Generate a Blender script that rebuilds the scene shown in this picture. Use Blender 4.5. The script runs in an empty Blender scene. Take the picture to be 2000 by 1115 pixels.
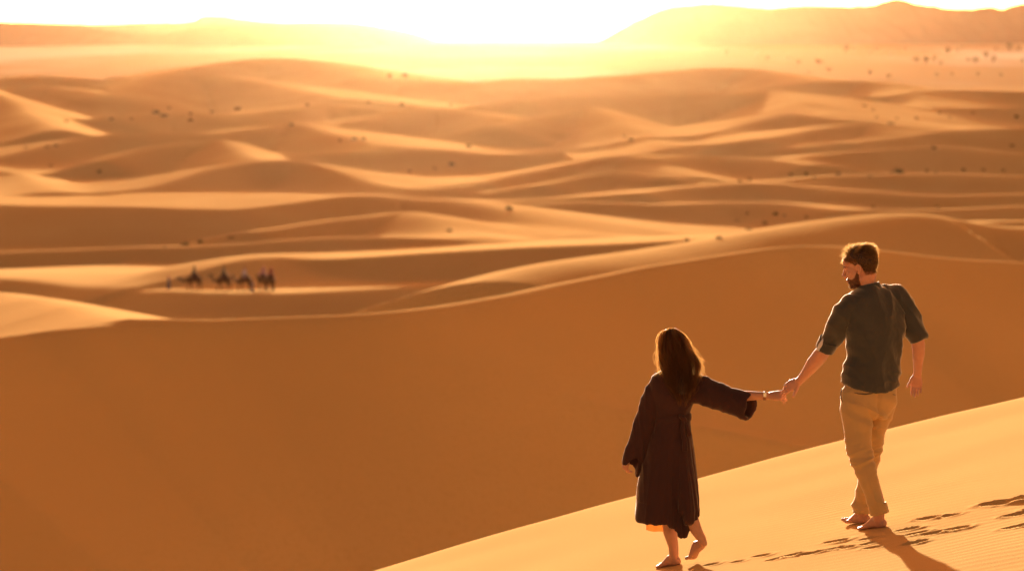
import bpy, bmesh, math, random
import numpy as np
from mathutils import Vector, Matrix, noise

random.seed(7)
rng = np.random.default_rng(11)
scene = bpy.context.scene
col = scene.collection

# ------------------------------------------------------------------ camera
CZ = 60.0                       # camera height above the far plain
F = 85.0 / 36.0 * 2000.0        # focal length in photo pixels (2000 wide)
PITCH = math.atan((557.5 - 75.0) / F)
cam_d = bpy.data.cameras.new('camera')
cam_d.lens = 85.0
cam_d.sensor_width = 36.0
cam_d.clip_start = 0.1
cam_d.clip_end = 90000.0
cam_d.dof.use_dof = True
cam_d.dof.focus_distance = 15.6
cam_d.dof.aperture_fstop = 2.4
cam = bpy.data.objects.new('camera', cam_d)
col.objects.link(cam)
cam.location = (0, 0, CZ)
cam.rotation_euler = (math.pi / 2 - PITCH, 0, 0)
scene.camera = cam

# ------------------------------------------------------------------ sky, sun, exposure
SUN_EL = math.radians(5.2)
SUN_AZ = math.radians(-0.9)     # a touch left of straight ahead
world = bpy.data.worlds.new('World')
scene.world = world
world.use_nodes = True
wn = world.node_tree
wn.nodes.clear()
w_out = wn.nodes.new('ShaderNodeOutputWorld')
w_bg = wn.nodes.new('ShaderNodeBackground')
w_sky = wn.nodes.new('ShaderNodeTexSky')
w_sky.sky_type = 'NISHITA'
w_sky.sun_disc = False
w_sky.sun_elevation = SUN_EL
w_sky.sun_rotation = SUN_AZ
w_sky.altitude = 700
w_sky.air_density = 0.5
w_sky.dust_density = 5.0
w_sky.ozone_density = 0.0
w_mul = wn.nodes.new('ShaderNodeMix')           # orange tint added to the sky: warms the shade fill, emulating white balance
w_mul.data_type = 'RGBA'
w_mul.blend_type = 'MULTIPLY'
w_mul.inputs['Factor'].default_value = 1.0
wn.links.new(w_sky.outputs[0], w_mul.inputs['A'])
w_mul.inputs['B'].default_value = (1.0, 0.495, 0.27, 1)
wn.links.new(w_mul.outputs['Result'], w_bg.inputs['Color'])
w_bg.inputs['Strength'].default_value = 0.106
wn.links.new(w_bg.outputs[0], w_out.inputs['Surface'])

sun_d = bpy.data.lights.new('sun', 'SUN')
sun_d.energy = 5.0
sun_d.angle = math.radians(0.6)
sun_d.color = (1.0, 0.98, 0.90)
sun = bpy.data.objects.new('sun', sun_d)
col.objects.link(sun)
SUN_DIR = Vector((math.sin(SUN_AZ) * math.cos(SUN_EL), math.cos(SUN_AZ) * math.cos(SUN_EL), math.sin(SUN_EL)))
sun.rotation_euler = (-SUN_DIR).to_track_quat('-Z', 'Y').to_euler()
sun.location = (0, 40, CZ + 20)

vs = scene.view_settings
vs.view_transform = 'Standard'
vs.look = 'None'
vs.gamma = 1.0
vs.use_curve_mapping = False
vs.exposure = 2.22
scene.render.engine = 'CYCLES'
cy = scene.cycles
cy.use_denoising = True
cy.max_bounces = 8
cy.volume_bounces = 0
cy.transparent_max_bounces = 8
cy.sample_clamp_indirect = 6.0


# ------------------------------------------------------------------ helpers
def P(px, py, Y):
    """World point at depth Y along the camera ray through photo pixel (px, py)."""
    u = (557.5 - py) / F
    dx = (px - 1000.0) / F
    dy = math.cos(PITCH) + u * math.sin(PITCH)
    dz = -math.sin(PITCH) + u * math.cos(PITCH)
    k = Y / dy
    return Vector((dx * k, Y, CZ + dz * k))


def material(name, color, rough=0.9, spec=0.2):
    m = bpy.data.materials.new(name)
    m.use_nodes = True
    b = m.node_tree.nodes['Principled BSDF']
    b.inputs['Base Color'].default_value = (*color, 1)
    b.inputs['Roughness'].default_value = rough
    b.inputs['Specular IOR Level'].default_value = spec
    return m, m.node_tree, b


def noise_color(nt, bsdf, c1, c2, scale, detail=4.0, coord='Object', stretch=(1, 1, 1)):
    tc = nt.nodes.new('ShaderNodeTexCoord')
    mp = nt.nodes.new('ShaderNodeMapping')
    mp.inputs['Scale'].default_value = stretch
    nz = nt.nodes.new('ShaderNodeTexNoise')
    nz.inputs['Scale'].default_value = scale
    nz.inputs['Detail'].default_value = detail
    mx = nt.nodes.new('ShaderNodeMix')
    mx.data_type = 'RGBA'
    mx.inputs['A'].default_value = (*c1, 1)
    mx.inputs['B'].default_value = (*c2, 1)
    nt.links.new(tc.outputs[coord], mp.inputs[0])
    nt.links.new(mp.outputs[0], nz.inputs['Vector'])
    nt.links.new(nz.outputs[0], mx.inputs['Factor'])
    nt.links.new(mx.outputs['Result'], bsdf.inputs['Base Color'])
    return mp, nz, mx


def add_bump(nt, bsdf, vec_socket, scale, strength, dist, detail=3.0):
    nz = nt.nodes.new('ShaderNodeTexNoise')
    nz.inputs['Scale'].default_value = scale
    nz.inputs['Detail'].default_value = detail
    nt.links.new(vec_socket, nz.inputs['Vector'])
    bp = nt.nodes.new('ShaderNodeBump')
    bp.inputs['Strength'].default_value = strength
    bp.inputs['Distance'].default_value = dist
    nt.links.new(nz.outputs[0], bp.inputs['Height'])
    nt.links.new(bp.outputs[0], bsdf.inputs['Normal'])
    return bp


def np_mesh(name, verts, quads, smooth=True):
    """Mesh from an (n,3) vertex array and an (m,k) face index array."""
    me = bpy.data.meshes.new(name)
    verts = np.asarray(verts, dtype=np.float32)
    quads = np.asarray(quads, dtype=np.int32)
    m, k = quads.shape
    me.vertices.add(len(verts))
    me.vertices.foreach_set('co', verts.ravel())
    me.loops.add(m * k)
    me.loops.foreach_set('vertex_index', quads.ravel())
    me.polygons.add(m)
    me.polygons.foreach_set('loop_start', np.arange(0, m * k, k, dtype=np.int32))
    me.polygons.foreach_set('use_smooth', np.full(m, smooth))
    me.update(calc_edges=True)
    return me


def link(name, mesh, mat, parent=None, loc=(0, 0, 0), **props):
    o = bpy.data.objects.new(name, mesh)
    col.objects.link(o)
    if mat is not None and len(mesh.materials) == 0:
        mesh.materials.append(mat)
    o.parent = parent
    o.location = loc
    for k, v in props.items():
        o[k] = v
    return o


# lattice gradient noise for arrays
_perm = rng.permutation(1024)
_gx = np.cos(np.arange(1024) * 2.399963)
_gy = np.sin(np.arange(1024) * 2.399963)


def gnoise(x, y):
    xi = np.floor(x).astype(np.int64)
    yi = np.floor(y).astype(np.int64)
    xf = x - xi
    yf = y - yi
    u = xf * xf * xf * (xf * (xf * 6 - 15) + 10)
    v = yf * yf * yf * (yf * (yf * 6 - 15) + 10)

    def g(ix, iy, fx, fy):
        h = _perm[(_perm[ix & 1023] + iy) & 1023]
        return _gx[h] * fx + _gy[h] * fy
    a = g(xi, yi, xf, yf)
    b = g(xi + 1, yi, xf - 1, yf)
    c = g(xi, yi + 1, xf, yf - 1)
    d = g(xi + 1, yi + 1, xf - 1, yf - 1)
    return (a + u * (b - a)) * (1 - v) + (c + u * (d - c)) * v


def smax(a, b, k):
    return np.maximum(a, b) + np.maximum(k - np.abs(a - b), 0) ** 2 / (4 * k)


# ------------------------------------------------------------------ the desert: one sheet of dunes and plain
FOOT_A = P(1712, 1033, 15.2)            # where the man's nearer foot stands
FG_B = -0.085
CREST_Y = 20.85


def foreground(X, Y):
    xs = np.clip(X, -9, 12)
    ax = 0.2905 * xs - 0.0060 * xs ** 2 + np.where(X > 12, (X - 12) * 0.12, 0) + np.where(X < -9, (X + 9) * 0.3, 0)
    x0 = FOOT_A.x
    ax0 = 0.2905 * x0 - 0.0060 * x0 * x0
    z = FOOT_A.z + ax - ax0 + FG_B * (Y - 15.2)
    z = z + 0.0045 * np.maximum(12 - Y, 0) ** 2 * np.where(Y < -6, 0.5, 1)
    wob = 0.22 * gnoise(X * 0.35 + 3.1, Y * 0.02) + 0.05 * gnoise(X * 1.7, Y * 0.1 + 9)
    t = (Y - CREST_Y - wob)
    s = 0.16
    z = z - 0.55 * s * np.logaddexp(0, t / s)
    return z


def base_floor(X, Y):
    z = np.interp(Y, [-60, 0, 60, 100, 200, 300, 400, 600, 1000, 1600, 2500, 3100, 6000, 60000],
                  [-30, -24, -20, -19, -28, -35, -40.5, -46.5, -54, -58.5, -61, -60, -15, -15])
    amp = np.interp(Y, [40, 120, 300, 900, 2200, 2900, 4200], [0.3, 0.7, 1.3, 2.8, 3.4, 1.2, 0.3])
    wl = np.interp(Y, [40, 300, 1000, 2500], [60, 80, 130, 190])
    qx, qy = X / (wl * 1.9), Y / wl
    qy2 = qy + 0.9 * gnoise(qx * 0.7 + 5, qy * 0.6) + 0.25 * qx
    n = 1 - np.abs(gnoise(qx, qy2)) * 2.2
    n2 = 1 - np.abs(gnoise(qx * 2.3 + 40, qy2 * 2.1 + 11)) * 2.2
    z = z + amp * (n * 0.75 + 0.3 * n2 - 0.3)
    z = z + 0.25 * amp * gnoise(qx * 1.3 + 70, qy * 1.1)
    return z + CZ


# crest lines: (photo x, photo y, distance in metres), near-face slope, far-face slope, crest rounding
RIDGES = [
    # great shaded face across the valley
    ([(-300, 690, 60), (0, 660, 64.5), (120, 644, 66), (240, 634, 67.5), (400, 626, 69), (560, 621, 70), (700, 615, 71), (800, 606, 72.5),
      (900, 592, 75), (1000, 575, 78), (1100, 555, 82), (1200, 537, 86), (1300, 518, 90), (1400, 500, 94), (1500, 485, 98), (1580, 480, 100),
      (1650, 481, 103), (1720, 488, 106), (1800, 499, 109.5), (1900, 510, 114), (2000, 515, 118.5), (2300, 525, 132)], .60, .40, .5),
    # spur running back from it on the left
    ([(-200, 560, 128), (0, 574, 108), (70, 584, 96), (150, 604, 82), (245, 634, 68)], .27, .22, .7),
    # bright shoulder behind it on the right
    ([(985, 553, 118), (1100, 520, 124), (1200, 503, 129), (1300, 490, 134), (1400, 474, 139), (1500, 455, 144), (1600, 438, 149), (1700, 425, 153),
      (1770, 420, 155), (1830, 424, 156), (1900, 438, 156), (1960, 446, 156), (2050, 449, 157), (2300, 455, 160)], .30, .42, 5.5),
    # caravan track
    ([(-300, 538, 330), (0, 546, 318), (130, 556, 310), (300, 568, 298), (500, 573, 288), (700, 566, 286), (900, 559, 284), (1000, 560, 280),
      (1100, 553, 276), (1250, 540, 272), (1400, 535, 268)], .28, .07, 3.0),
    # rounded bright dune behind the caravan
    ([(60, 560, 335), (200, 549, 332), (300, 530, 328), (400, 511, 324), (480, 503, 322), (540, 506, 320), (590, 521, 316), (640, 545, 308), (690, 566, 298)], .12, .10, 11.0),
    # long ridge above it
    ([(-300, 492, 405), (0, 491, 400), (200, 489, 398), (400, 482, 396), (620, 470, 392), (780, 466, 386), (900, 469, 378), (950, 472, 374),
      (1100, 478, 362), (1250, 487, 350), (1330, 492, 345)], .42, .10, 2.6),
    ([(1120, 462, 420), (1200, 462, 412), (1260, 467, 400), (1340, 488, 372)], .2, .15, 4),
    ([(480, 458, 428), (620, 438, 440), (740, 423, 450), (800, 416, 455), (835, 430, 442), (880, 455, 420), (925, 470, 398)], .22, .2, 4),
    ([(-300, 397, 522), (0, 400, 515), (200, 404, 505), (430, 411, 497), (560, 398, 508), (700, 384, 522), (800, 391, 526), (900, 395, 516),
      (1000, 420, 490), (1070, 450, 460), (1120, 468, 432)], .25, .14, 5),
    ([(200, 382, 735), (330, 362, 755), (450, 326, 790), (540, 314, 800), (600, 318, 800), (660, 335, 780), (740, 362, 740), (850, 373, 715), (930, 365, 720)], .34, .16, 5),
    ([(-200, 330, 860), (0, 338, 850), (45, 347, 835), (105, 380, 740)], .22, .3, 6),
    ([(930, 362, 745), (1000, 346, 775), (1090, 330, 800), (1180, 309, 825), (1240, 306, 830), (1290, 325, 800), (1360, 350, 750)], .36, .2, 6),
    ([(1060, 366, 690), (1120, 353, 705), (1210, 341, 715), (1300, 352, 700)], .34, .2, 5),
    ([(1280, 318, 810), (1350, 306, 830), (1430, 309, 835), (1520, 318, 820), (1600, 327, 800)], .3, .14, 6),
    ([(-300, 350, 950), (0, 311, 1010), (70, 294, 1035), (200, 267, 1080), (400, 264, 1090), (480, 256, 1110), (570, 244, 1140), (650, 262, 1080), (760, 290, 980)], .36, .13, 5),
    ([(190, 320, 890), (300, 290, 935), (425, 278, 955), (460, 292, 920), (505, 318, 850)], .34, .3, 5),
    ([(-200, 130, 1900), (0, 189, 1500), (50, 221, 1330), (115, 258, 1120)], .3, .3, 8),
    ([(560, 305, 950), (700, 298, 960), (830, 296, 965), (960, 304, 950), (1100, 300, 950)], .3, .12, 6),
    ([(600, 252, 1270), (750, 229, 1330), (860, 214, 1360), (980, 232, 1310), (1080, 262, 1210)], .3, .13, 8),
    ([(960, 250, 1190), (1010, 236, 1230), (1090, 222, 1275), (1158, 211, 1300), (1240, 254, 1160), (1320, 285, 1040), (1400, 292, 1000)], .38, .3, 6),
    ([(1330, 268, 1090), (1430, 253, 1130), (1500, 233, 1180), (1550, 224, 1200), (1650, 240, 1160)], .34, .14, 8),
    ([(1480, 280, 1000), (1600, 252, 1060), (1700, 241, 1090), (1760, 262, 1040)], .3, .14, 8),
    ([(1650, 284, 960), (1760, 270, 990), (1850, 259, 1010), (2000, 253, 1020), (2300, 250, 1020)], .34, .12, 6),
    ([(1500, 318, 830), (1600, 305, 860), (1700, 296, 880), (1840, 291, 890), (2000, 302, 870), (2300, 310, 860)], .34, .12, 5),
    ([(1440, 362, 690), (1600, 349, 715), (1700, 343, 725), (1850, 340, 730), (2000, 346, 720), (2300, 350, 715)], .32, .12, 5),
    ([(1240, 382, 640), (1330, 371, 660), (1480, 362, 672), (1640, 372, 655), (1800, 380, 640), (2000, 378, 645), (2300, 380, 645)], .32, .1, 4),
    ([(1020, 402, 590), (1150, 400, 595), (1300, 402, 590), (1400, 396, 598), (1540, 400, 592), (1700, 412, 570), (2000, 405, 580)], .3, .1, 4),
    ([(1880, 442, 260), (1940, 436, 265), (2050, 436, 265), (2300, 440, 265)], .4, .1, 3),
    # far dunes under the skyline
    ([(-400, 165, 1820), (0, 176, 1780), (100, 171, 1800), (190, 186, 1720), (240, 186, 1720), (285, 166, 1800), (350, 151, 1860), (450, 152, 1860), (560, 172, 1780), (680, 196, 1650)], .3, .12, 9),
    ([(-400, 160, 2050), (0, 156, 2080), (60, 149, 2120), (150, 155, 2100), (240, 159, 2080), (300, 151, 2100), (400, 129, 2180), (480, 119, 2220), (560, 116, 2230),
      (620, 123, 2200), (690, 145, 2120), (730, 158, 2060), (800, 157, 2060), (900, 164, 2030), (1000, 156, 2060), (1100, 156, 2060), (1180, 151, 2100),
      (1300, 141, 2160), (1420, 134, 2200), (1490, 138, 2190), (1540, 150, 2120), (1600, 172, 2000)], .30, .13, 10),
    ([(1480, 172, 1800), (1560, 164, 1840), (1640, 160, 1860), (1710, 162, 1850), (1780, 182, 1740), (1850, 211, 1580), (1950, 212, 1580), (2200, 205, 1600)], .32, .14, 9),
    ([(1000, 200, 1500), (1150, 186, 1560), (1300, 180, 1590), (1440, 184, 1570), (1520, 178, 1600), (1640, 234, 1300)], .28, .14, 9),
    ([(1700, 190, 1680), (1800, 182, 1740), (1900, 178, 1770), (2000, 182, 1760), (2300, 178, 1770)], .3, .1, 9),
    ([(200, 232, 1350), (330, 222, 1380), (450, 226, 1370), (560, 214, 1400), (640, 204, 1440), (720, 214, 1400)], .22, .12, 9),
]


def catmull(pts, n=5):
    pts = np.array(pts, float)
    e0 = 2 * pts[0] - pts[1]
    e1 = 2 * pts[-1] - pts[-2]
    q = np.vstack([e0, pts, e1])
    out = []
    for i in range(1, len(q) - 2):
        p0, p1, p2, p3 = q[i - 1:i + 3]
        for j in range(n):
            t = j / n
            out.append(0.5 * (2 * p1 + (p2 - p0) * t + (2 * p0 - 5 * p1 + 4 * p2 - p3) * t * t + (3 * p1 - p0 - 3 * p2 + p3) * t ** 3))
    out.append(pts[-1])
    return np.array(out)


RIDGE_W = []
for pts, sn, sf, r in RIDGES:
    c = catmull(pts, 4)
    RIDGE_W.append((np.array([list(P(a, b, d)) for a, b, d in c]), sn, sf, r))

PRINTS = []         # footprints: (x, y, length, width, yaw, depth) filled below


def ridge_height(X, Y, poly, sn, sf, r):
    best = np.full(X.shape, 1e18)
    zc = np.zeros(X.shape)
    side = np.ones(X.shape)
    over = np.zeros(X.shape)
    n = len(poly) - 1
    for i in range(len(poly) - 1):
        ax, ay, az = poly[i]
        bx, by, bz = poly[i + 1]
        ex, ey = bx - ax, by - ay
        L2 = ex * ex + ey * ey + 1e-9
        tr = ((X - ax) * ex + (Y - ay) * ey) / L2
        t = np.clip(tr, 0, 1)
        ov = np.zeros(X.shape)
        if i == 0:
            ov = np.maximum(-tr, 0) * math.sqrt(L2)
        if i == n - 1:
            ov = np.maximum(tr - 1, 0) * math.sqrt(L2)
        qx, qy = X - (ax + t * ex), Y - (ay + t * ey)
        d2 = qx * qx + qy * qy
        m = d2 < best
        best = np.where(m, d2, best)
        zc = np.where(m, az + t * (bz - az), zc)
        over = np.where(m, ov, over)
        side = np.where(m, np.sign(ex * qy - ey * qx), side)
    d = np.sqrt(best)
    s = np.where(side > 0, sf, sn)
    return zc - s * (np.sqrt(best + r * r) - r) - 0.7 * over


def H(X, Y, prints=True):
    X = np.atleast_1d(np.asarray(X, float))
    Y = np.atleast_1d(np.asarray(Y, float))
    z = base_floor(X, Y)
    # small wander of the crests so no line is ruled
    amp = np.interp(Y, [40, 100, 400, 2000], [0.0, .5, 3.0, 12])
    wl = np.interp(Y, [40, 100, 400, 2000], [20, 22, 60, 200])
    sel = Y > 35
    for poly, sn, sf, r in RIDGE_W:
        D = poly[:, 1].mean()
        w = 60 + 0.12 * D
        m = sel & (Y > poly[:, 1].min() - w) & (Y < poly[:, 1].max() + w * 1.6) & (X > poly[:, 0].min() - w) & (X < poly[:, 0].max() + w)
        if not m.any():
            continue
        xm, ym = X[m], Y[m]
        h = ridge_height(xm, ym, poly, sn, sf, r)
        k = 0.25 + 0.0035 * D
        z[m] = smax(z[m], h, k)
    # secondary dunelets and soft hollows over everything beyond the valley
    m = Y > 45
    if m.any():
        x, y = X[m], Y[m]
        a2 = np.interp(y, [45, 60, 120, 300, 900, 2200, 2800], [0, .10, .12, .40, 1.15, 1.7, 0])
        w2 = np.interp(y, [45, 120, 300, 1000, 2200], [9, 14, 30, 62, 95])
        u, v = x / (w2 * 1.7), y / w2
        v = v + .7 * gnoise(u * .6 + 31, v * .5) - .35 * u
        z[m] += a2 * ((1 - 2.4 * np.abs(gnoise(u + 17, v))) * .7 + .5 * gnoise(u * 2.1, v * 1.9 + 55))
    near = Y < 75
    if near.any():
        fg = foreground(X[near], Y[near])
        z[near] = smax(fg, z[near], 0.05)
    # ripples on the near crest
    m = (Y > 9) & (Y < 21.5) & (np.abs(X) < 12)
    if m.any():
        x, y = X[m], Y[m]
        ph = (y + 0.36 * x) / 0.115 + 1.3 * gnoise(x * 0.7, y * 0.7) + 0.35 * gnoise(x * 3, y * 3.5)
        a = 0.00085 * np.clip(0.55 + 1.2 * gnoise(x * 0.5 + 8, y * 0.45), 0.08, 1.2) * np.clip((x + 0.2) / 2.2, 0.35, 1)
        a = a * np.clip((CREST_Y - 0.3 - y) / 2.5, 0, 1)
        z[m] += a * np.sin(2 * math.pi * ph) + 0.012 * gnoise(x * 0.8 + 2, y * 0.8)
    if prints:
        for (fx, fy, L, W, yaw, dep) in PRINTS:
            m = (np.abs(X - fx) < L * 2.2) & (np.abs(Y - fy) < L * 2.2)
            if not m.any():
                continue
            x, y = X[m] - fx, Y[m] - fy
            c, s = math.cos(yaw), math.sin(yaw)
            u, v = (x * c + y * s) / (L * .5), (-x * s + y * c) / (W * .5)
            v = v * (1 + 0.25 * u)
            q = np.sqrt(u * u + v * v) + 0.22 * gnoise(X[m] * 14, Y[m] * 14) + 0.12 * gnoise(X[m] * 31, Y[m] * 31)
            pit = -dep / (1 + np.exp((q - 0.9) * 7))
            pit = pit * (0.75 + 0.35 * u)           # deeper under the ball of the foot
            rim = 0.42 * dep * np.exp(-((q - 1.35) / 0.32) ** 2) * (0.7 + 0.8 * gnoise(X[m] * 9 + fx, Y[m] * 9))
            z[m] += pit + rim
    return z


def ground_hit(px, py, prints=False, y0=9.0, y1=24.0):
    """First point where the camera ray through a photo pixel meets the sand."""
    ys = np.concatenate([np.linspace(y0, y1, 600)]) if y1 < 100 else np.geomspace(y0, y1, 1300)
    a = P(px, py, 1.0)
    zr = CZ + (a.z - CZ) * ys
    h = H(a.x * ys, ys, prints)
    i = int(np.argmax(zr < h))
    if i == 0:
        return Vector((a.x * ys[-1], ys[-1], h[-1]))
    d0, d1 = zr[i - 1] - h[i - 1], zr[i] - h[i]
    t = d0 / (d0 - d1)
    y = ys[i - 1] + t * (ys[i] - ys[i - 1])
    return Vector((a.x * y, y, CZ + (a.z - CZ) * y))


# trodden footprints along the couple's track
for (px, py, L, W, yaw, dep) in [
        (1391, 1101, .24, .12, .5, .022), (1440, 1096, .22, .11, .4, .018), (1489, 1084, .26, .13, .5, .026), (1510, 1092, .2, .11, .3, .02),
        (1548, 1083, .28, .14, .4, .034), (1588, 1079, .28, .14, .2, .034), (1636, 1056, .32, .15, .5, .036), (1633, 1070, .26, .12, .3, .03),
        (1656, 1068, .24, .12, .5, .026), (1697, 1051, .26, .12, .4, .026), (1695, 1061, .24, .12, .2, .024), (1706, 1068, .24, .13, .5, .03),
        (1786, 1060, .30, .15, .3, .038), (1775, 1033, .28, .14, .5, .034), (1792, 1041, .26, .14, .2, .032), (1822, 1041, .24, .12, .4, .026),
        (1815, 1011, .32, .15, .5, .036), (1856, 1006, .26, .13, .4, .028), (1868, 1032, .34, .17, .3, .042), (1846, 1035, .24, .12, .3, .024),
        (1958, 981, .52, .26, .5, .07), (1990, 976, .42, .24, .3, .06), (1992, 1003, .34, .2, .3, .05), (1990, 1027, .36, .16, .2, .04), (2035, 990, .4, .2, .3, .05), (2060, 965, .4, .2, .3, .05)]:
    g = ground_hit(px, py)
    PRINTS.append((g.x, g.y, L * .52, W * .50, math.pi - yaw - .25, dep * .62))

rows = np.concatenate([np.linspace(-40, 9, 36), np.arange(9.2, 12.0, .07), np.arange(12.0, 18.2, .0165), np.arange(18.2, 21.4, .026)])
y = rows[-1]
tail = []
while y < 4500:
    y += max(0.05, 0.0042 * y)
    tail.append(y)
while y < 14000:
    y += 0.05 * y
    tail.append(y)
rows = np.concatenate([rows, np.array(tail)])
inner = np.linspace(-0.262, 0.262, 441)
outer = 0.262 + np.cumsum(0.0015 * 1.19 ** np.arange(44))
cols_t = np.concatenate([-outer[::-1], inner, outer])
Yg, Tg = np.meshgrid(rows, cols_t, indexing='ij')
Yeff = np.maximum(Yg, 9.0)
Xg = 30000 * np.tanh(Tg * Yeff / 30000)
Zg = H(Xg.ravel(), Yg.ravel()).reshape(Xg.shape)
nr, nc = Xg.shape
idx = np.arange(nr * nc).reshape(nr, nc)
quads = np.stack([idx[:-1, :-1], idx[:-1, 1:], idx[1:, 1:], idx[1:, :-1]], -1).reshape(-1, 4)
desert_me = np_mesh('desert_sand', np.stack([Xg, Yg, Zg], -1).reshape(-1, 3), quads)

m_sand, nt, bs = material('sand', (0.5, 0.27, 0.1), 1.0, 0.0)
geo = nt.nodes.new('ShaderNodeNewGeometry')


def tex(scale, detail, stretch=(1, 1, 1)):
    mp = nt.nodes.new('ShaderNodeMapping')
    mp.inputs['Scale'].default_value = stretch
    nt.links.new(geo.outputs['Position'], mp.inputs[0])
    n = nt.nodes.new('ShaderNodeTexNoise')
    n.inputs['Scale'].default_value = scale
    n.inputs['Detail'].default_value = detail
    nt.links.new(mp.outputs[0], n.inputs['Vector'])
    return n.outputs[0]


def mix(a, b, fac):
    mx = nt.nodes.new('ShaderNodeMix')
    mx.data_type = 'RGBA'
    for s, v in (('A', a), ('B', b)):
        if isinstance(v, tuple):
            mx.inputs[s].default_value = (*v, 1)
        else:
            nt.links.new(v, mx.inputs[s])
    nt.links.new(fac, mx.inputs['Factor'])
    return mx.outputs['Result']


def ramp(sock, lo, hi):
    r = nt.nodes.new('ShaderNodeMapRange')
    r.inputs['From Min'].default_value = lo
    r.inputs['From Max'].default_value = hi
    r.interpolation_type = 'SMOOTHSTEP'
    nt.links.new(sock, r.inputs['Value'])
    return r.outputs[0]


SAND_A = (0.61, 0.348, 0.124)
SAND_B = (0.55, 0.295, 0.098)
c = mix(SAND_A, SAND_B, ramp(tex(0.02, 5, (1, 1, 3)), .35, .65))
c = mix(c, (0.66, 0.405, 0.165), ramp(tex(300, 2), .5, .75))
c = mix(c, (0.56, 0.315, 0.108), ramp(tex(7, 8, (1, .6, 1)), .45, .75))
sep = nt.nodes.new('ShaderNodeSeparateXYZ')
nt.links.new(geo.outputs['Position'], sep.inputs[0])
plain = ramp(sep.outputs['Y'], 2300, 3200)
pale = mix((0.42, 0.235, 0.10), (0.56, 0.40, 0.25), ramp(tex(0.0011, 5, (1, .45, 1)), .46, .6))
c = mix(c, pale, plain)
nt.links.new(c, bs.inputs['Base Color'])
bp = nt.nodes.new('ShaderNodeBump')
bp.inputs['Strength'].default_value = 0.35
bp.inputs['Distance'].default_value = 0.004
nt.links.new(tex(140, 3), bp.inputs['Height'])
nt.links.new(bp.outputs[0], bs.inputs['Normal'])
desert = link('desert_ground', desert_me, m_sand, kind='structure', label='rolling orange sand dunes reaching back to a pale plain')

# ------------------------------------------------------------------ far hills
m_hill, hnt, hb = material('hill_rock', (0.30, 0.19, 0.12), 1.0, 0.0)
noise_color(hnt, hb, (0.36, 0.23, 0.14), (0.22, 0.14, 0.09), 0.004, 6, 'Object')


def hill(name, outline, dist, depth, label, seed):
    """A mountain range: a crest profile with gullied slopes falling to the plain on both sides."""
    pts = catmull([(a, b, dist) for a, b in outline], 6)
    xs = (pts[:, 0] - 1000) / F * dist
    zs = np.array([P(a, b, dist).z for a, b, _ in pts])
    X = np.arange(xs.min(), xs.max(), dist * 0.0016)
    crest = np.interp(X, xs, zs)
    V = np.linspace(-1, 1, 41)
    XX, VV = np.meshgrid(X, V, indexing='ij')
    rough = sum(gnoise(XX / (s * dist * .011) + seed * 7.3, VV * 2.2 / s + seed) * s for s in (1, .5, .25, .12))
    prof = (1 - np.abs(VV)) ** 1.25
    hgt = np.maximum(crest[:, None], 1.0)
    Z = 25 + (hgt - 25) * prof * (1 + 0.35 * rough * np.abs(VV) ** .7) + hgt * .035 * gnoise(XX / (dist * .004) + seed, VV * 5)
    Yv = dist + VV * depth + 0.2 * depth * gnoise(XX / (dist * .05), VV * 0.5 + seed)
    n1, n2 = XX.shape
    ii = np.arange(n1 * n2).reshape(n1, n2)
    q = np.stack([ii[:-1, :-1], ii[1:, :-1], ii[1:, 1:], ii[:-1, 1:]], -1).reshape(-1, 4)
    me = np_mesh(name, np.stack([XX, Yv, Z], -1).reshape(-1, 3), q)
    return link(name, me, m_hill, kind='structure', label=label)


hill('hills', [(1120, 97), (1170, 80), (1215, 55), (1250, 36), (1300, 16), (1380, 7), (1430, 10), (1500, 16), (1560, 12), (1620, 13), (1690, 12), (1720, 4), (1752, -1),
               (1790, 8), (1850, 17), (1890, 19), (1920, 14), (1950, 18), (2000, 8), (2150, 2), (2400, 20), (2800, 40), (3300, 95)], 6600, 750,
     'hazy mountain range rising at right beyond the plain', 1)
hill('hills', [(-900, 95), (-500, 50), (-200, 38), (0, 43), (100, 46), (200, 48), (290, 45), (370, 43), (395, 33), (430, 31), (480, 38), (560, 44), (640, 43), (700, 45), (800, 62), (900, 95)], 8600, 800,
     'farthest faint mountains at left under the white sky', 2)
hill('hills', [(-1200, 98), (-500, 72), (-100, 52), (60, 50), (160, 54), (260, 66), (320, 68), (370, 58), (430, 50), (600, 49), (700, 54), (790, 70), (880, 98)], 6200, 650,
     'low hazy hills at left in front of the faint mountains', 3)

# ------------------------------------------------------------------ haze: warm dusty evening air
bm = bmesh.new()
bmesh.ops.create_cube(bm, size=1.0)
hz_me = bpy.data.meshes.new('haze')
bm.to_mesh(hz_me)
bm.free()
m_haze = bpy.data.materials.new('haze')
m_haze.use_nodes = True
hn = m_haze.node_tree
hn.nodes.clear()
ho = hn.nodes.new('ShaderNodeOutputMaterial')
hv = hn.nodes.new('ShaderNodeVolumePrincipled')
hv.inputs['Color'].default_value = (1.0, 0.52, 0.22, 1)
hv.inputs['Density'].default_value = 0.0000034
hv.inputs['Anisotropy'].default_value = 0.92
hn.links.new(hv.outputs[0], ho.inputs['Volume'])
haze = link('haze', hz_me, m_haze, kind='stuff', label='warm dusty evening haze over the whole desert')
haze.scale = (62000, 16000, 240)
haze.location = (0, 7000, 103)

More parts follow.
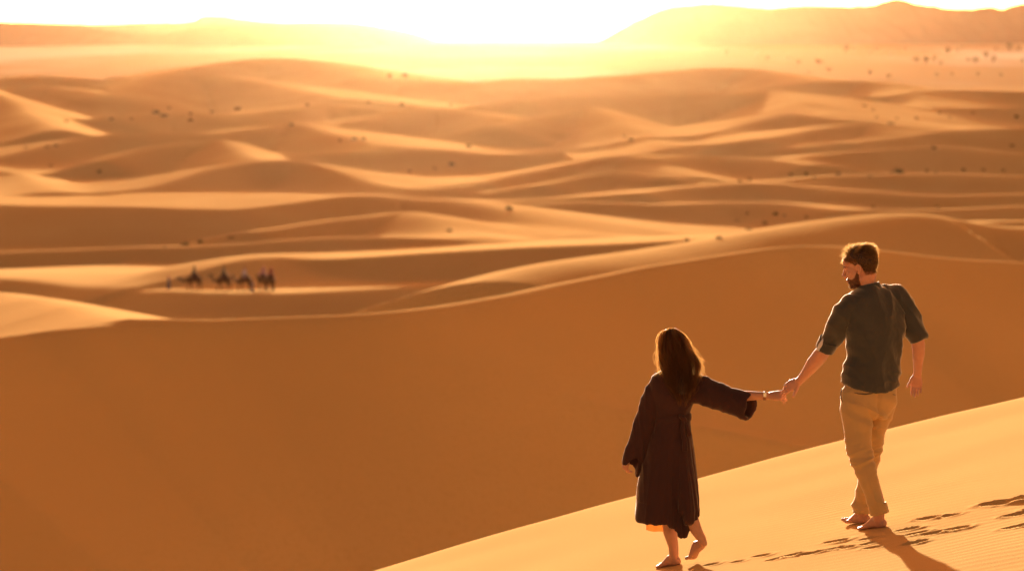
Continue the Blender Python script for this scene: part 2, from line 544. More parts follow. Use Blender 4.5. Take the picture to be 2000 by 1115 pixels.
# ------------------------------------------------------------------ modelling helpers for figures
def ring_mesh(rings, cap=True):
    """Closed skin through a list of equally sized vertex rings."""
    n = len(rings[0])
    v = np.concatenate(rings)
    f = []
    for i in range(len(rings) - 1):
        a, b = i * n, (i + 1) * n
        for j in range(n):
            k = (j + 1) % n
            f.append((a + j, a + k, b + k, b + j))
    tris = []
    if cap:
        c0 = len(v)
        v = np.concatenate([v, rings[0].mean(0)[None], rings[-1].mean(0)[None]])
        e = (len(rings) - 1) * n
        for j in range(n):
            k = (j + 1) % n
            tris.append((c0, k, j))
            tris.append((c0 + 1, e + j, e + k))
    return v, f + tris


def loft(centers, rw, rd, n=20, round_ends=True, waxis=None):
    """Tube through points; rw = half width across the view, rd = half depth."""
    C = np.array([list(c) for c in centers], float)
    rw, rd = list(rw), list(rd)
    T = np.gradient(C, axis=0)
    if round_ends:
        t0 = T[0] / np.linalg.norm(T[0])
        t1 = T[-1] / np.linalg.norm(T[-1])
        r0, r1 = min(rw[0], rd[0]), min(rw[-1], rd[-1])
        C = np.vstack([C[0] - t0 * r0 * .75, C[0] - t0 * r0 * .5, C, C[-1] + t1 * r1 * .5, C[-1] + t1 * r1 * .75])
        T = np.vstack([t0, t0, T, t1, t1])
        rw = [rw[0] * .5, rw[0] * .85] + rw + [rw[-1] * .85, rw[-1] * .5]
        rd = [rd[0] * .5, rd[0] * .85] + rd + [rd[-1] * .85, rd[-1] * .5]
    ang = np.linspace(0, 2 * math.pi, n, endpoint=False)
    rings = []
    for c, t, a, b in zip(C, T, rw, rd):
        t = t / np.linalg.norm(t)
        vref = np.array([0, 1.0, 0]) if waxis is None else np.cross(np.array(waxis, float), t)
        if np.linalg.norm(vref - t * vref.dot(t)) < 0.15:
            vref = np.array([0, 0, 1.0])
        v = vref - t * vref.dot(t)
        v /= np.linalg.norm(v)
        w = np.cross(t, v)
        rings.append(c + np.outer(np.cos(ang) * a, w) + np.outer(np.sin(ang) * b, v))
    return ring_mesh(rings)


def flat_ring(c, rw, rd, yaw, n=32, sq=2.4, dz=None):
    """Horizontal ring turned by yaw (0 = facing straight away from the camera)."""
    ang = np.linspace(0, 2 * math.pi, n, endpoint=False)
    ca, sa = np.cos(ang), np.sin(ang)
    e = 2.0 / sq
    x = np.sign(ca) * np.abs(ca) ** e * rw
    y = np.sign(sa) * np.abs(sa) ** e * rd
    cy_, sy_ = math.cos(yaw), math.sin(yaw)
    r = np.stack([x * cy_ - y * sy_, x * sy_ + y * cy_, np.zeros(n)], 1) + np.array(list(c))
    if dz is not None:
        r[:, 2] += dz(ang)
    return r


def ellipsoid(c, r, M=None, nu=16, nv=10):
    rings = []
    ang = np.linspace(0, 2 * math.pi, nu, endpoint=False)
    for i in range(1, nv):
        th = math.pi * i / nv
        rings.append(np.stack([np.cos(ang) * math.sin(th) * r[0], np.sin(ang) * math.sin(th) * r[1], np.full(nu, -math.cos(th) * r[2])], 1) + np.array(c))
    v, f = ring_mesh(rings)
    return (xf(v, M), f) if M is not None else (v, f)


def xf(v, M):
    A = np.array(M)
    return v @ A[:3, :3].T + A[:3, 3]


def join(parts):
    vs_, fs_, o = [], [], 0
    for v, f in parts:
        vs_.append(np.asarray(v, float))
        fs_ += [tuple(i + o for i in q) for q in f]
        o += len(v)
    return np.concatenate(vs_), fs_


def fuse(parts, voxel, smooth=4, factor=.5):
    """Weld overlapping closed shapes into one continuous skin."""
    v, f = join(parts)
    me = bpy.data.meshes.new('tmp')
    me.from_pydata(v.tolist(), [], f)
    bm_ = bmesh.new()
    bm_.from_mesh(me)
    bmesh.ops.recalc_face_normals(bm_, faces=bm_.faces)
    bm_.to_mesh(me)
    bm_.free()
    o = bpy.data.objects.new('tmp', me)
    col.objects.link(o)
    m = o.modifiers.new('r', 'REMESH')
    m.mode = 'VOXEL'
    m.voxel_size = voxel
    if smooth:
        s = o.modifiers.new('s', 'SMOOTH')
        s.iterations = smooth
        s.factor = factor
    dg = bpy.context.evaluated_depsgraph_get()
    out = bpy.data.meshes.new_from_object(o.evaluated_get(dg))
    bpy.data.objects.remove(o)
    bpy.data.meshes.remove(me)
    return out


def get_v(me):
    a = np.empty(len(me.vertices) * 3, np.float32)
    me.vertices.foreach_get('co', a)
    return a.reshape(-1, 3).astype(float)


def get_n(me):
    a = np.empty(len(me.vertices) * 3, np.float32)
    me.vertices.foreach_get('normal', a)
    return a.reshape(-1, 3).astype(float)


def set_v(me, v):
    me.vertices.foreach_set('co', np.asarray(v, np.float32).ravel())
    me.polygons.foreach_set('use_smooth', np.full(len(me.polygons), True))
    me.update()


def displace(me, fn):
    v, n = get_v(me), get_n(me)
    set_v(me, v + n * fn(v)[:, None])


def ridged(x, y):
    return 1 - 2 * np.abs(gnoise(x, y)) * 1.6


def strand_mesh(lines, r0, r1, sides=1):
    """Thin tapering strands. sides=1: flat ribbons, as light passes through single hairs; more: tubes. lines: (n, k, 3)."""
    L = np.asarray(lines, float)
    n, k, _ = L.shape
    T = np.gradient(L, axis=1)
    T /= np.linalg.norm(T, axis=2, keepdims=True) + 1e-9
    if sides == 1:
        ref = rng.normal(0, 1, (n, 1, 3)) * np.array([1, .55, 1])
    else:
        ref = np.array([.31, .87, .37])
    A = np.cross(T, ref)
    A /= np.linalg.norm(A, axis=2, keepdims=True) + 1e-9
    B = np.cross(T, A)
    rad = np.linspace(r0, r1, k)[None, :, None]
    if sides == 1:
        V = np.stack([L - rad * A, L + rad * A], 2).reshape(-1, 3)
        idx_ = np.arange(n * k * 2).reshape(n, k, 2)
        return V, np.stack([idx_[:, :-1, 0], idx_[:, :-1, 1], idx_[:, 1:, 1], idx_[:, 1:, 0]], -1).reshape(-1, 4)
    vs_ = [L + rad * (A * math.cos(2 * math.pi * s / sides) + B * math.sin(2 * math.pi * s / sides)) for s in range(sides)]
    V = np.stack(vs_, 2).reshape(-1, 3)
    idx_ = np.arange(n * k * sides).reshape(n, k, sides)
    q = []
    for s in range(sides):
        s2 = (s + 1) % sides
        q.append(np.stack([idx_[:, :-1, s], idx_[:, :-1, s2], idx_[:, 1:, s2], idx_[:, 1:, s]], -1).reshape(-1, 4))
    return V, np.concatenate(q)


def shell(me, mask_fn, off):
    """Copy of the part of a skin picked by mask_fn(face centres), lifted by off; its rim dives back under."""
    v, n = get_v(me), get_n(me)
    k = len(me.polygons)
    polys = [tuple(p.vertices) for p in me.polygons]
    ctr = np.empty(k * 3, np.float32)
    me.polygons.foreach_get('center', ctr)
    m = mask_fn(ctr.reshape(-1, 3).astype(float))
    used_in, used_out = np.zeros(len(v), bool), np.zeros(len(v), bool)
    for p, s in zip(polys, m):
        (used_in if s else used_out)[list(p)] = True
    rim = used_in & used_out
    nv = v + n * np.where(rim, -0.002, off)[:, None]
    ids = np.full(len(v), -1)
    ids[used_in] = np.arange(used_in.sum())
    f = [tuple(int(ids[i]) for i in p) for p, s in zip(polys, m) if s]
    return nv[used_in], f, v[used_in & ~rim], n[used_in & ~rim]


def hand(wrist, d, palm, thumb, curl, size=1.0, spread=0.0, tcurl=.5, tdir=None):
    """Palm, four fingers of different length with knuckle bends, and a thumb. d = along the hand, palm = the way the palm faces, thumb = +1/-1 side."""
    d = Vector(d).normalized()
    palm = Vector(palm)
    palm = (palm - d * palm.dot(d)).normalized()
    s = d.cross(palm) * thumb                   # towards the thumb side
    w = Vector(wrist)
    S = size
    parts = []
    C = [w - d * .02 * S, w + d * .012 * S, w + d * .04 * S, w + d * .07 * S, w + d * .092 * S]
    parts.append(loft(C, [.024 * S, .026 * S, .036 * S, .041 * S, .037 * S], [.018 * S, .017 * S, .016 * S, .014 * S, .011 * S], 14, True, waxis=s))
    for i, (off, ln, r) in enumerate(((.030, .072, .0088), (.010, .080, .0092), (-.010, .075, .0088), (-.029, .060, .0078))):
        p = w + d * (.088 - .004 * abs(i - 1.2)) * S + s * off * S
        dirv = (d + s * spread * (1.5 - i) * .12).normalized()
        pts, rr = [p - dirv * .012 * S, p], [r * S, r * S]
        for seg, (fr, cm) in enumerate(((.45, 1.0), (.30, 1.1), (.25, .7))):
            a = curl[i] * cm
            dirv = (dirv * math.cos(a) + palm * math.sin(a)).normalized()
            # keep the bend plane: rotate palm with the finger
            p = p + dirv * ln * fr * S
            pts.append(p.copy())
            rr.append((r - .0009 * (seg + 1)) * S)
        parts.append(loft(pts, rr, rr, 10, True, waxis=s))
    b = w + d * .028 * S + s * .024 * S + palm * .006 * S
    td = Vector(tdir).normalized() if tdir is not None else (d * .75 + s * .55 + palm * .3).normalized()
    pts = [b - td * .012 * S, b + td * .02 * S]
    p = pts[-1]
    t2 = (td * math.cos(tcurl * .6) + d * math.sin(tcurl * .6)).normalized()
    pts += [p + t2 * .03 * S, p + t2 * .03 * S + (t2 * .9 + d * .3 * tcurl).normalized() * .024 * S]
    rr = [.014 * S, .0125 * S, .0105 * S, .0085 * S]
    parts.append(loft(pts, rr, rr, 10, True, waxis=palm))
    return parts


def foot(heel, toe, up, big, W=1.0, toe_bend=None):
    """Bare foot from heel to toe tips; big = +1/-1, which side the great toe is on (right of travel = +1)."""
    heel, toe, up = Vector(heel), Vector(toe), Vector(up)
    d = toe - heel
    L = d.length
    d.normalize()
    up = (up - d * up.dot(d)).normalized()
    s = d.cross(up)
    parts, rings = [], []
    ang = np.linspace(0, 2 * math.pi, 18, endpoint=False)
    for t, w, h, z0 in ((-.01, .016, .030, .012), (.03, .028, .052, .003), (.13, .033, .072, 0), (.27, .033, .082, .001), (.42, .035, .070, .004),
                        (.56, .041, .052, .002), (.68, .046, .038, 0), (.78, .046, .028, 0), (.84, .040, .020, .003)):
        c = heel + d * (t * L) + up * (z0 + h * .5) + s * (big * .006 * math.sin(t * 3))
        zz = np.sin(ang)
        zz = np.where(zz < 0, -np.abs(zz) ** .6, zz)
        rings.append(np.array(list(c)) + np.outer(np.cos(ang) * w * W, list(s)) + np.outer(zz * h * .5, list(up)))
    parts.append(ring_mesh(rings))
    td = d if toe_bend is None else Vector(toe_bend).normalized()
    for i in range(5):
        off = (.033, .013, -.003, -.018, -.031)[i] * big * W
        r = (.0125, .0092, .0088, .0084, .0080)[i]
        base = heel + d * (L * (.80 - .012 * i)) + s * off + up * (.012)
        ln = (.175, .18, .165, .145, .115)[i] * L
        parts.append(loft([base - d * .01, base + td * ln * .5 + up * .003, base + td * ln], [r * .95, r, r * .95], [r * .9] * 3, 10))
    return parts


def head_parts(M, male=True):
    """Skull, face, jaw, nose, lips, brow and ears in a head frame (x right, y face, z up)."""
    p = []
    E = lambda c, r: p.append(ellipsoid(c, r, M))
    E((0, -.014, .036), (.076, .097, .086))
    E((0, .030, -.022), (.063, .066, .086))
    E((0, .046, -.078), (.046, .044, .036) if male else (.040, .040, .034))
    E((0, .068, -.101), (.025, .022, .018))
    E((0, .080, .018), (.050, .018, .014))
    E((0, .077, .045), (.052, .022, .030))
    for s in (-1, 1):
        E((s * .044, .056, -.024), (.021, .026, .020))
        E((s * .048, .012, -.070), (.016, .036, .026))
        E((s * .032, .074, .000), (.016, .013, .010))
        E((s * .012, .101, -.034), (.009, .010, .008))
        # ear: rim, lobe and bowl
        loop = [(s * .076, .010, .008), (s * .083, .008, .022), (s * .087, -.006, .028), (s * .089, -.018, .018), (s * .087, -.020, 0), (s * .082, -.012, -.018), (s * .077, .002, -.030), (s * .074, .008, -.022)]
        pts = xf(np.array(loop, float), M)
        p.append(loft([Vector(q) for q in pts], [.0055] * 8, [.0055] * 8, 8))
        E((s * .077, -.004, 0), (.006, .015, .022))
    nose = xf(np.array([(0, .090, .014), (0, .102, -.008), (0, .115, -.030), (0, .104, -.042)], float), M)
    p.append(loft([Vector(q) for q in nose], [.008, .010, .0125, .010], [.008, .010, .011, .008], 10))
    E((0, .094, -.062), (.021, .010, .0065))
    E((0, .092, -.074), (.019, .010, .0070))
    return p


def head_matrix(loc, yaw, pitch, roll, scale):
    return Matrix.Translation(loc) @ Matrix.Rotation(yaw, 4, 'Z') @ Matrix.Rotation(roll, 4, 'Y') @ Matrix.Rotation(pitch, 4, 'X') @ Matrix.Scale(scale, 4)


def finish(me, origin):
    v = get_v(me) - np.array(list(origin))
    set_v(me, v)
    return me


def mesh_at(name, v, f, origin):
    v = np.asarray(v, float) - np.array(list(origin))
    if isinstance(f, np.ndarray):
        return np_mesh(name, v, f)
    me = bpy.data.meshes.new(name)
    me.from_pydata(v.tolist(), [], [tuple(int(i) for i in q) for q in f])
    me.polygons.foreach_set('use_smooth', np.full(len(me.polygons), True))
    me.update()
    return me


# ------------------------------------------------------------------ cloth, skin and hair materials
def cloth(name, c1, c2, weave=700, sheen=1.0, trans=0.0, tcol=None, bump=.25):
    m, nt_, b = material(name, c1, .92, .12)
    mp, nz, mx = noise_color(nt_, b, c1, c2, 9, 6)
    tcn = [n for n in nt_.nodes if n.type == 'TEX_COORD'][0]
    add_bump(nt_, b, tcn.outputs['Object'], weave, bump, .002, 2)
    b.inputs['Sheen Weight'].default_value = sheen
    b.inputs['Sheen Roughness'].default_value = .4
    b.inputs['Sheen Tint'].default_value = (1, .8, .55, 1)
    if trans:
        out = [n for n in nt_.nodes if n.type == 'OUTPUT_MATERIAL'][0]
        t = nt_.nodes.new('ShaderNodeBsdfTranslucent')
        t.inputs['Color'].default_value = (*tcol, 1)
        ms = nt_.nodes.new('ShaderNodeMixShader')
        ms.inputs[0].default_value = trans
        nt_.links.new(b.outputs[0], ms.inputs[1])
        nt_.links.new(t.outputs[0], ms.inputs[2])
        nt_.links.new(ms.outputs[0], out.inputs['Surface'])
    return m


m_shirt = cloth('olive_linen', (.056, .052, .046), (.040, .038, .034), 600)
m_tab = cloth('pale_tab_cotton', (.55, .52, .55), (.45, .42, .45))
m_khaki = cloth('khaki_cotton', (.46, .29, .125), (.40, .245, .10), 650, .6)
m_dark = cloth('shadowed_pocket_cotton', (.10, .07, .05), (.07, .05, .035))
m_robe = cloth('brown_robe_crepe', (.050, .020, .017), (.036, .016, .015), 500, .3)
m_robe_thin = cloth('thin_robe_crepe', (.09, .035, .02), (.06, .025, .02), 500, 0.0, .3, (.42, .10, .012))
m_skin, snt, sb_ = material('skin', (.50, .245, .15), .55, .3)
noise_color(snt, sb_, (.52, .26, .16), (.44, .19, .11), 25, 4)
sb_.inputs['Subsurface Weight'].default_value = .12
sb_.inputs['Subsurface Radius'].default_value = (.012, .004, .002)
m_skin_f, snt, sb_ = material('tanned_skin', (.46, .23, .13), .55, .3)
noise_color(snt, sb_, (.48, .24, .14), (.42, .19, .10), 25, 4)
sb_.inputs['Subsurface Weight'].default_value = .12
sb_.inputs['Subsurface Radius'].default_value = (.012, .004, .002)


def hair_mat(name, c, tc, trans):
    m, nt_, b = material(name, c, .5, .3)
    out = [n for n in nt_.nodes if n.type == 'OUTPUT_MATERIAL'][0]
    t = nt_.nodes.new('ShaderNodeBsdfTranslucent')
    t.inputs['Color'].default_value = (*tc, 1)
    ms = nt_.nodes.new('ShaderNodeMixShader')
    ms.inputs[0].default_value = trans
    nt_.links.new(b.outputs[0], ms.inputs[1])
    nt_.links.new(t.outputs[0], ms.inputs[2])
    nt_.links.new(ms.outputs[0], out.inputs['Surface'])
    noise_color(nt_, b, c, tuple(x * .55 for x in c), 60, 2)
    return m


m_hair_m = hair_mat('short_brown_hair', (.070, .036, .016), (.85, .50, .16), .42)
m_mass_m = hair_mat('short_brown_hair_mass', (.060, .030, .014), (.3, .15, .05), .05)
m_hair_w = hair_mat('long_brown_hair', (.026, .011, .006), (.85, .42, .11), .34)
m_mass_w = hair_mat('long_brown_hair_mass', (.030, .013, .008), (.3, .12, .04), .03)
m_beard = hair_mat('ginger_brown_beard', (.15, .062, .024), (.6, .28, .08), .22)
m_eye, _, _ = material('eye', (.05, .03, .02), .15, .5)
m_white, _, _ = material('watch_ivory', (.75, .68, .50), .35, .5)
m_strap, _, _ = material('watch_leather', (.20, .09, .04), .6, .3)


class Fig:
    def __init__(self, Y0):
        self.Y0 = Y0

    def p(self, px, py, dy=0.0):
        return P(px, py, self.Y0 + dy)

    def m(self, px, dy=0.0):                # pixels to metres at this depth
        return px * (self.Y0 + dy) / F

    def limb(self, path, n=20, ends=True):
        """path of (photo x, photo y, depth offset, half width in photo px, half depth in m)."""
        return loft([self.p(a, b, c) for a, b, c, _, _ in path], [self.m(w, c) for _, _, c, w, _ in path], [r for *_, r in path], n, ends)

    def trunk(self, rows, dy, yaw, n=36, sq=2.4, dzs=None):
        """rows of (photo y, left px, right px, half depth): rings turned by yaw whose outline meets those pixels."""
        rings = []
        for i, row in enumerate(rows):
            py, l, r, rd = row[:4]
            d_ = row[4] if len(row) > 4 else dy
            hw = self.m((r - l) / 2, d_)
            rw = math.sqrt(max(hw * hw - (rd * math.sin(yaw)) ** 2, 1e-4)) / math.cos(yaw)
            rings.append(flat_ring(self.p((l + r) / 2, py, d_), rw, rd, yaw, n, sq, None if dzs is None else dzs[i]))
        return ring_mesh(rings)



# ------------------------------------------------------------------ scrub and small trees
m_leaf, lnt, lb = material('dry_scrub_leaves', (.07, .065, .025), .8, .2)
noise_color(lnt, lb, (.085, .075, .028), (.045, .042, .018), 3.0, 3)
m_stem, stn, stb = material('grey_stem', (.16, .11, .07), .9, .1)
noise_color(stn, stb, (.18, .13, .08), (.11, .08, .05), 8.0, 3)


def leaf_cloud(n, rx, rz, size, base, seed):
    r = np.random.default_rng(seed)
    clumps = r.normal(0, 1, (9, 3))
    clumps /= np.linalg.norm(clumps, axis=1, keepdims=True)
    clumps[:, 2] = np.abs(clumps[:, 2]) * .9 + .05
    clumps *= r.uniform(.45, .85, (9, 1))
    V, Q = [], []
    for i in range(n):
        c = clumps[r.integers(0, 9)] + r.normal(0, .17, 3)
        c = np.array([c[0] * rx, c[1] * rx, max(.02, c[2]) * rz + base])
        a, b = r.normal(0, 1, 3), r.normal(0, 1, 3)
        a /= np.linalg.norm(a)
        b -= a * a.dot(b)
        b /= np.linalg.norm(b)
        s = size * r.uniform(.6, 1.3)
        V += [c - a * s, c - b * s * .45, c + a * s, c + b * s * .45]
        Q.append([4 * i, 4 * i + 1, 4 * i + 2, 4 * i + 3])
    return np.array(V), np.array(Q)


def stem_set(n, rx, h, r0, seed, base=0.0):
    r = np.random.default_rng(seed)
    L = np.zeros((n, 5, 3))
    for i in range(n):
        a, k = r.uniform(0, 6.28), r.uniform(.3, .85)
        e = np.array([math.cos(a) * rx * k, math.sin(a) * rx * k, base + h * r.uniform(.5, .85)])
        for j in range(5):
            t = j / 4
            L[i, j] = e * np.array([t ** .8, t ** .8, 1]) * np.array([1, 1, 0]) + np.array([0, 0, base * 0 + e[2] * t]) + r.normal(0, .02 * rx, 3) * t
    return strand_mesh(L, r0, r0 * .35, 4)


scrub = []
for i, (rx, rz) in enumerate(((.85, .75), (1.05, .6), (.7, .95), (.95, .85))):
    lv, lq = leaf_cloud(260, rx, rz, .11, .05, 40 + i)
    cr = np_mesh('foliage', lv, lq, False)
    cr.materials.append(m_leaf)
    sv_, sq_ = stem_set(9, rx, rz, .028, 60 + i)
    st = np_mesh('stem', sv_, sq_)
    st.materials.append(m_stem)
    scrub.append((st, cr))
m_tree, tnt, tb = material('dusty_tree_leaves', (.26, .17, .075), .85, .1)
noise_color(tnt, tb, (.28, .19, .085), (.2, .13, .06), 1.0, 3)
trees = []
for i, (rx, rz, tr) in enumerate(((1.5, 1.5, 1.0), (1.9, 1.2, .9), (1.2, 1.9, 1.2))):
    lv, lq = leaf_cloud(340, rx, rz, .26, tr, 80 + i)
    cr = np_mesh('crown', lv, lq, False)
    cr.materials.append(m_tree)
    sv_, sq_ = stem_set(7, rx * .8, rz * .8 + tr, .10, 90 + i)
    st = np_mesh('trunk', sv_, sq_)
    st.materials.append(m_stem)
    trees.append((st, cr))


def plant(kind, px, py, width_px, label, group, cat, y0=120, y1=3400):
    q = ground_hit(px, py, False, y0, y1)
    lib = scrub if kind == 'desert_shrub' else trees
    st, cr = lib[random.randrange(len(lib))]
    own = 1.9 if kind == 'desert_shrub' else 4.4
    s = width_px * q.y / F / own
    root = bpy.data.objects.new(kind, None)
    col.objects.link(root)
    root.location = (q.x, q.y, float(H(q.x, q.y, False)[0]) - .04 * s)
    root.rotation_euler = (0, 0, random.uniform(0, 6.28))
    root.scale = (s, s, s * random.uniform(.85, 1.15))
    root['label'], root['category'], root['group'] = label, cat, group
    link(st.name.split('.')[0], st, None, root)
    link(cr.name.split('.')[0], cr, None, root)


ORD = 'second third fourth fifth sixth seventh eighth ninth tenth eleventh twelfth thirteenth fourteenth fifteenth sixteenth seventeenth eighteenth nineteenth twentieth'.split()


def row(kind, spots, what, group, cat, *rng_y):
    """Several alike plants, each told apart by its place in the row."""
    spots = sorted(spots)
    for i, (px, py, w) in enumerate(spots):
        which = 'leftmost' if i == 0 else 'rightmost' if i == len(spots) - 1 else ORD[i - 1] + ' from left'
        plant(kind, px, py, w, which + ' of the ' + what, group, cat, *rng_y)


S_ = 'desert_shrub'
for px, py, w, lab in ((322, 484, 7, 'faint leftmost shrub on the ridge above the camels'), (362, 480, 22, 'widest dark shrub on the ridge above the camels'), (391, 474, 16, 'rounded dark shrub just right of the widest one above the camels'),
                       (453, 465, 15, 'rightmost dark shrub on the ridge above the camels')):
    plant(S_, px, py, w, lab, 'shrubs on the ridge above the camels', 'shrub')
for px, py, w, lab in ((1341, 472, 20, 'lowest shrub of the row left of the man\'s head'), (1405, 466, 18, 'second lowest shrub of the row left of the man\'s head'), (1463, 449, 14, 'third shrub up the row left of the man\'s head'),
                       (1494, 437, 14, 'shrub at the upper end of the row left of the man\'s head')):
    plant(S_, px, py, w, lab, 'shrubs in the hollow behind the bright shoulder', 'shrub')
row(S_, ((1515, 420, 16), (1532, 422, 10), (1460, 418, 9), (1575, 425, 9), (1440, 432, 8)), 'small shrubs scattered above the row left of the man\'s head', 'small shrubs above the row', 'shrub')
plant(S_, 994, 409, 20, 'shrub on the mid dune slope below the picture\'s bright centre', 'lone shrubs in mid distance', 'shrub')
plant(S_, 878, 452, 13, 'lone shrub at the foot of the pale pointed dune', 'lone shrubs in mid distance', 'shrub')
row(S_, ((305, 222, 18), (322, 228, 20), (330, 213, 9), (372, 236, 12), (372, 224, 8), (415, 221, 12), (465, 215, 20), (570, 246, 14), (600, 207, 10)), 'hazy shrubs clustered on the far left dune face', 'shrubs on the far left dune face', 'shrub')
row(S_, ((130, 238, 10), (218, 235, 10), (257, 234, 7)), 'lone shrubs left of the far left cluster', 'lone shrubs on the far left dune', 'shrub')
row(S_, ((50, 290, 9), (92, 288, 11), (108, 286, 10), (100, 324, 10), (195, 338, 16)), 'small shrubs along the dune line at left edge', 'shrubs at the left edge', 'shrub')
row(S_, ((664, 276, 9), (692, 274, 15), (710, 273, 12), (720, 201, 8), (785, 206, 11), (880, 206, 8)), 'hazy shrubs on far dunes left of the sun glow', 'shrubs left of the sun glow', 'shrub')
row(S_, ((915, 288, 14), (882, 323, 16), (800, 336, 9), (850, 330, 8), (1233, 275, 14), (1220, 268, 8)), 'hazy shrubs on the dunes below the sun glow', 'shrubs below the sun glow', 'shrub')
row(S_, ((1688, 208, 12), (1705, 216, 7), (1740, 243, 16), (1752, 233, 8), (1790, 233, 9), (1712, 230, 8), (1835, 222, 8), (1855, 230, 7), (1900, 222, 7), (1985, 230, 12)), 'hazy shrubs on far right dunes near the plain', 'shrubs on the far right dunes', 'shrub')
row(S_, ((1824, 291, 15), (1977, 286, 10), (1755, 339, 24), (1742, 338, 10), (1810, 335, 9), (1828, 338, 7), (1882, 333, 10), (1921, 333, 9), (1960, 334, 7), (1545, 342, 12), (1575, 342, 14), (1637, 342, 14), (1590, 348, 9), (1445, 355, 9), (1465, 352, 12),
                 (1700, 346, 9), (1832, 406, 10), (1705, 404, 8)), 'dark shrubs on the banded dunes at right', 'shrubs on the right banded dunes', 'shrub')

T_ = 'desert_tree'
row(T_, ((1652, 104, 26), (1668, 100, 14), (1700, 106, 12), (1712, 100, 16), (1740, 108, 14), (1768, 100, 12), (1790, 122, 22), (1808, 125, 26), (1825, 122, 22), (1838, 128, 14), (1850, 106, 26), (1870, 104, 14), (1890, 121, 14),
                  (1905, 123, 22), (1925, 115, 20), (1940, 122, 24), (1972, 98, 26), (1990, 100, 20), (1945, 100, 12), (1996, 122, 14), (1880, 96, 10)), 'hazy small trees on the upper right plain', 'trees on the upper right plain', 'tree', 2600, 5600)
row(T_, ((1700, 150, 18), (1735, 152, 14), (1830, 150, 16), (1860, 148, 12), (1910, 149, 16), (1955, 150, 12), (1580, 146, 14), (1620, 140, 18), (1560, 128, 20), (1600, 126, 22), (1500, 118, 18), (1480, 112, 16), (1540, 120, 14), (1420, 108, 14)), 'faint bushes where right dunes meet the plain', 'bushes at the dune edge', 'bush', 2300, 5600)
row(T_, ((762, 154, 18), (792, 153, 20), (820, 160, 10), (735, 158, 9)), 'glowing bushes beyond the far dune', 'bushes beyond the far dune', 'bush', 2100, 5600)

# ------------------------------------------------------------------ the camel caravan
m_camel, cnt, cb = material('camel_coat', (.12, .065, .032), .9, .1)
noise_color(cnt, cb, (.14, .078, .04), (.08, .042, .022), 3, 4)
m_blanket = cloth('dark_saddle_blanket', (.07, .03, .025), (.045, .022, .02), 60)


def V3(*a):
    return Vector(a)


def camel_mesh(low):
    p = [loft([V3(.82, 0, 1.28), V3(.6, 0, 1.36), V3(.2, 0, 1.40), V3(-.25, 0, 1.36), V3(-.62, 0, 1.30), V3(-.78, 0, 1.30)], [.20, .33, .42, .43, .36, .22], [.18, .30, .36, .38, .31, .2], 16, True, waxis=(0, 0, 1)),
         ellipsoid((.05, 0, 1.80), (.42, .24, .34))]
    if low:
        nk = [V3(-.62, 0, 1.36), V3(-.95, 0, 1.16), V3(-1.3, 0, 1.16), V3(-1.62, 0, 1.32), V3(-1.80, 0, 1.44)]
    else:
        nk = [V3(-.62, 0, 1.36), V3(-.92, 0, 1.14), V3(-1.2, 0, 1.22), V3(-1.38, 0, 1.56), V3(-1.46, 0, 1.86)]
    p.append(loft(nk, [.26, .20, .16, .13, .12], [.2, .16, .13, .11, .10], 12, True, waxis=(0, 0, 1)))
    e = nk[-1]
    p.append(loft([e + V3(.10, 0, .05), e + V3(-.05, 0, .06), e + V3(-.26, 0, .0), e + V3(-.42, 0, -.06)], [.11, .13, .10, .075], [.09, .10, .075, .065], 12, True, waxis=(0, 0, 1)))
    for s in (-1, 1):
        p.append(loft([e + V3(.06, s * .08, .14), e + V3(.10, s * .12, .26)], [.035, .02], [.03, .02], 8))
        st = .14 * s
        p.append(loft([V3(-.48, s * .20, 1.25), V3(-.50 - st, s * .20, .95), V3(-.52 - st * 1.4, s * .19, .58), V3(-.50 - st * 2, s * .19, .12), V3(-.53 - st * 2, s * .19, .05)], [.20, .14, .085, .065, .10], [.16, .12, .08, .065, .10], 10))
        p.append(loft([V3(.62, s * .20, 1.28), V3(.55 + st, s * .20, .92), V3(.70 + st * 1.4, s * .19, .55), V3(.64 + st * 2, s * .19, .12), V3(.60 + st * 2, s * .19, .05)], [.28, .17, .080, .062, .10], [.18, .13, .075, .06, .10], 10))
    p.append(loft([V3(.86, 0, 1.34), V3(.98, 0, 1.1), V3(.98, 0, .82)], [.04, .03, .045], [.04, .03, .045], 8))
    me = fuse(p, .034, 2)
    set_v(me, get_v(me))
    return me


cam_low, cam_high = camel_mesh(True), camel_mesh(False)
sad = fuse([ellipsoid((.05, 0, 1.82), (.50, .30, .34)), loft([V3(.05, -.42, 1.38), V3(.05, -.33, 1.75), V3(.05, .33, 1.75), V3(.05, .42, 1.38)], [.40, .42, .42, .40], [.05, .10, .10, .05], 12, True, waxis=(1, 0, 0))], .035, 2)
set_v(sad, get_v(sad))


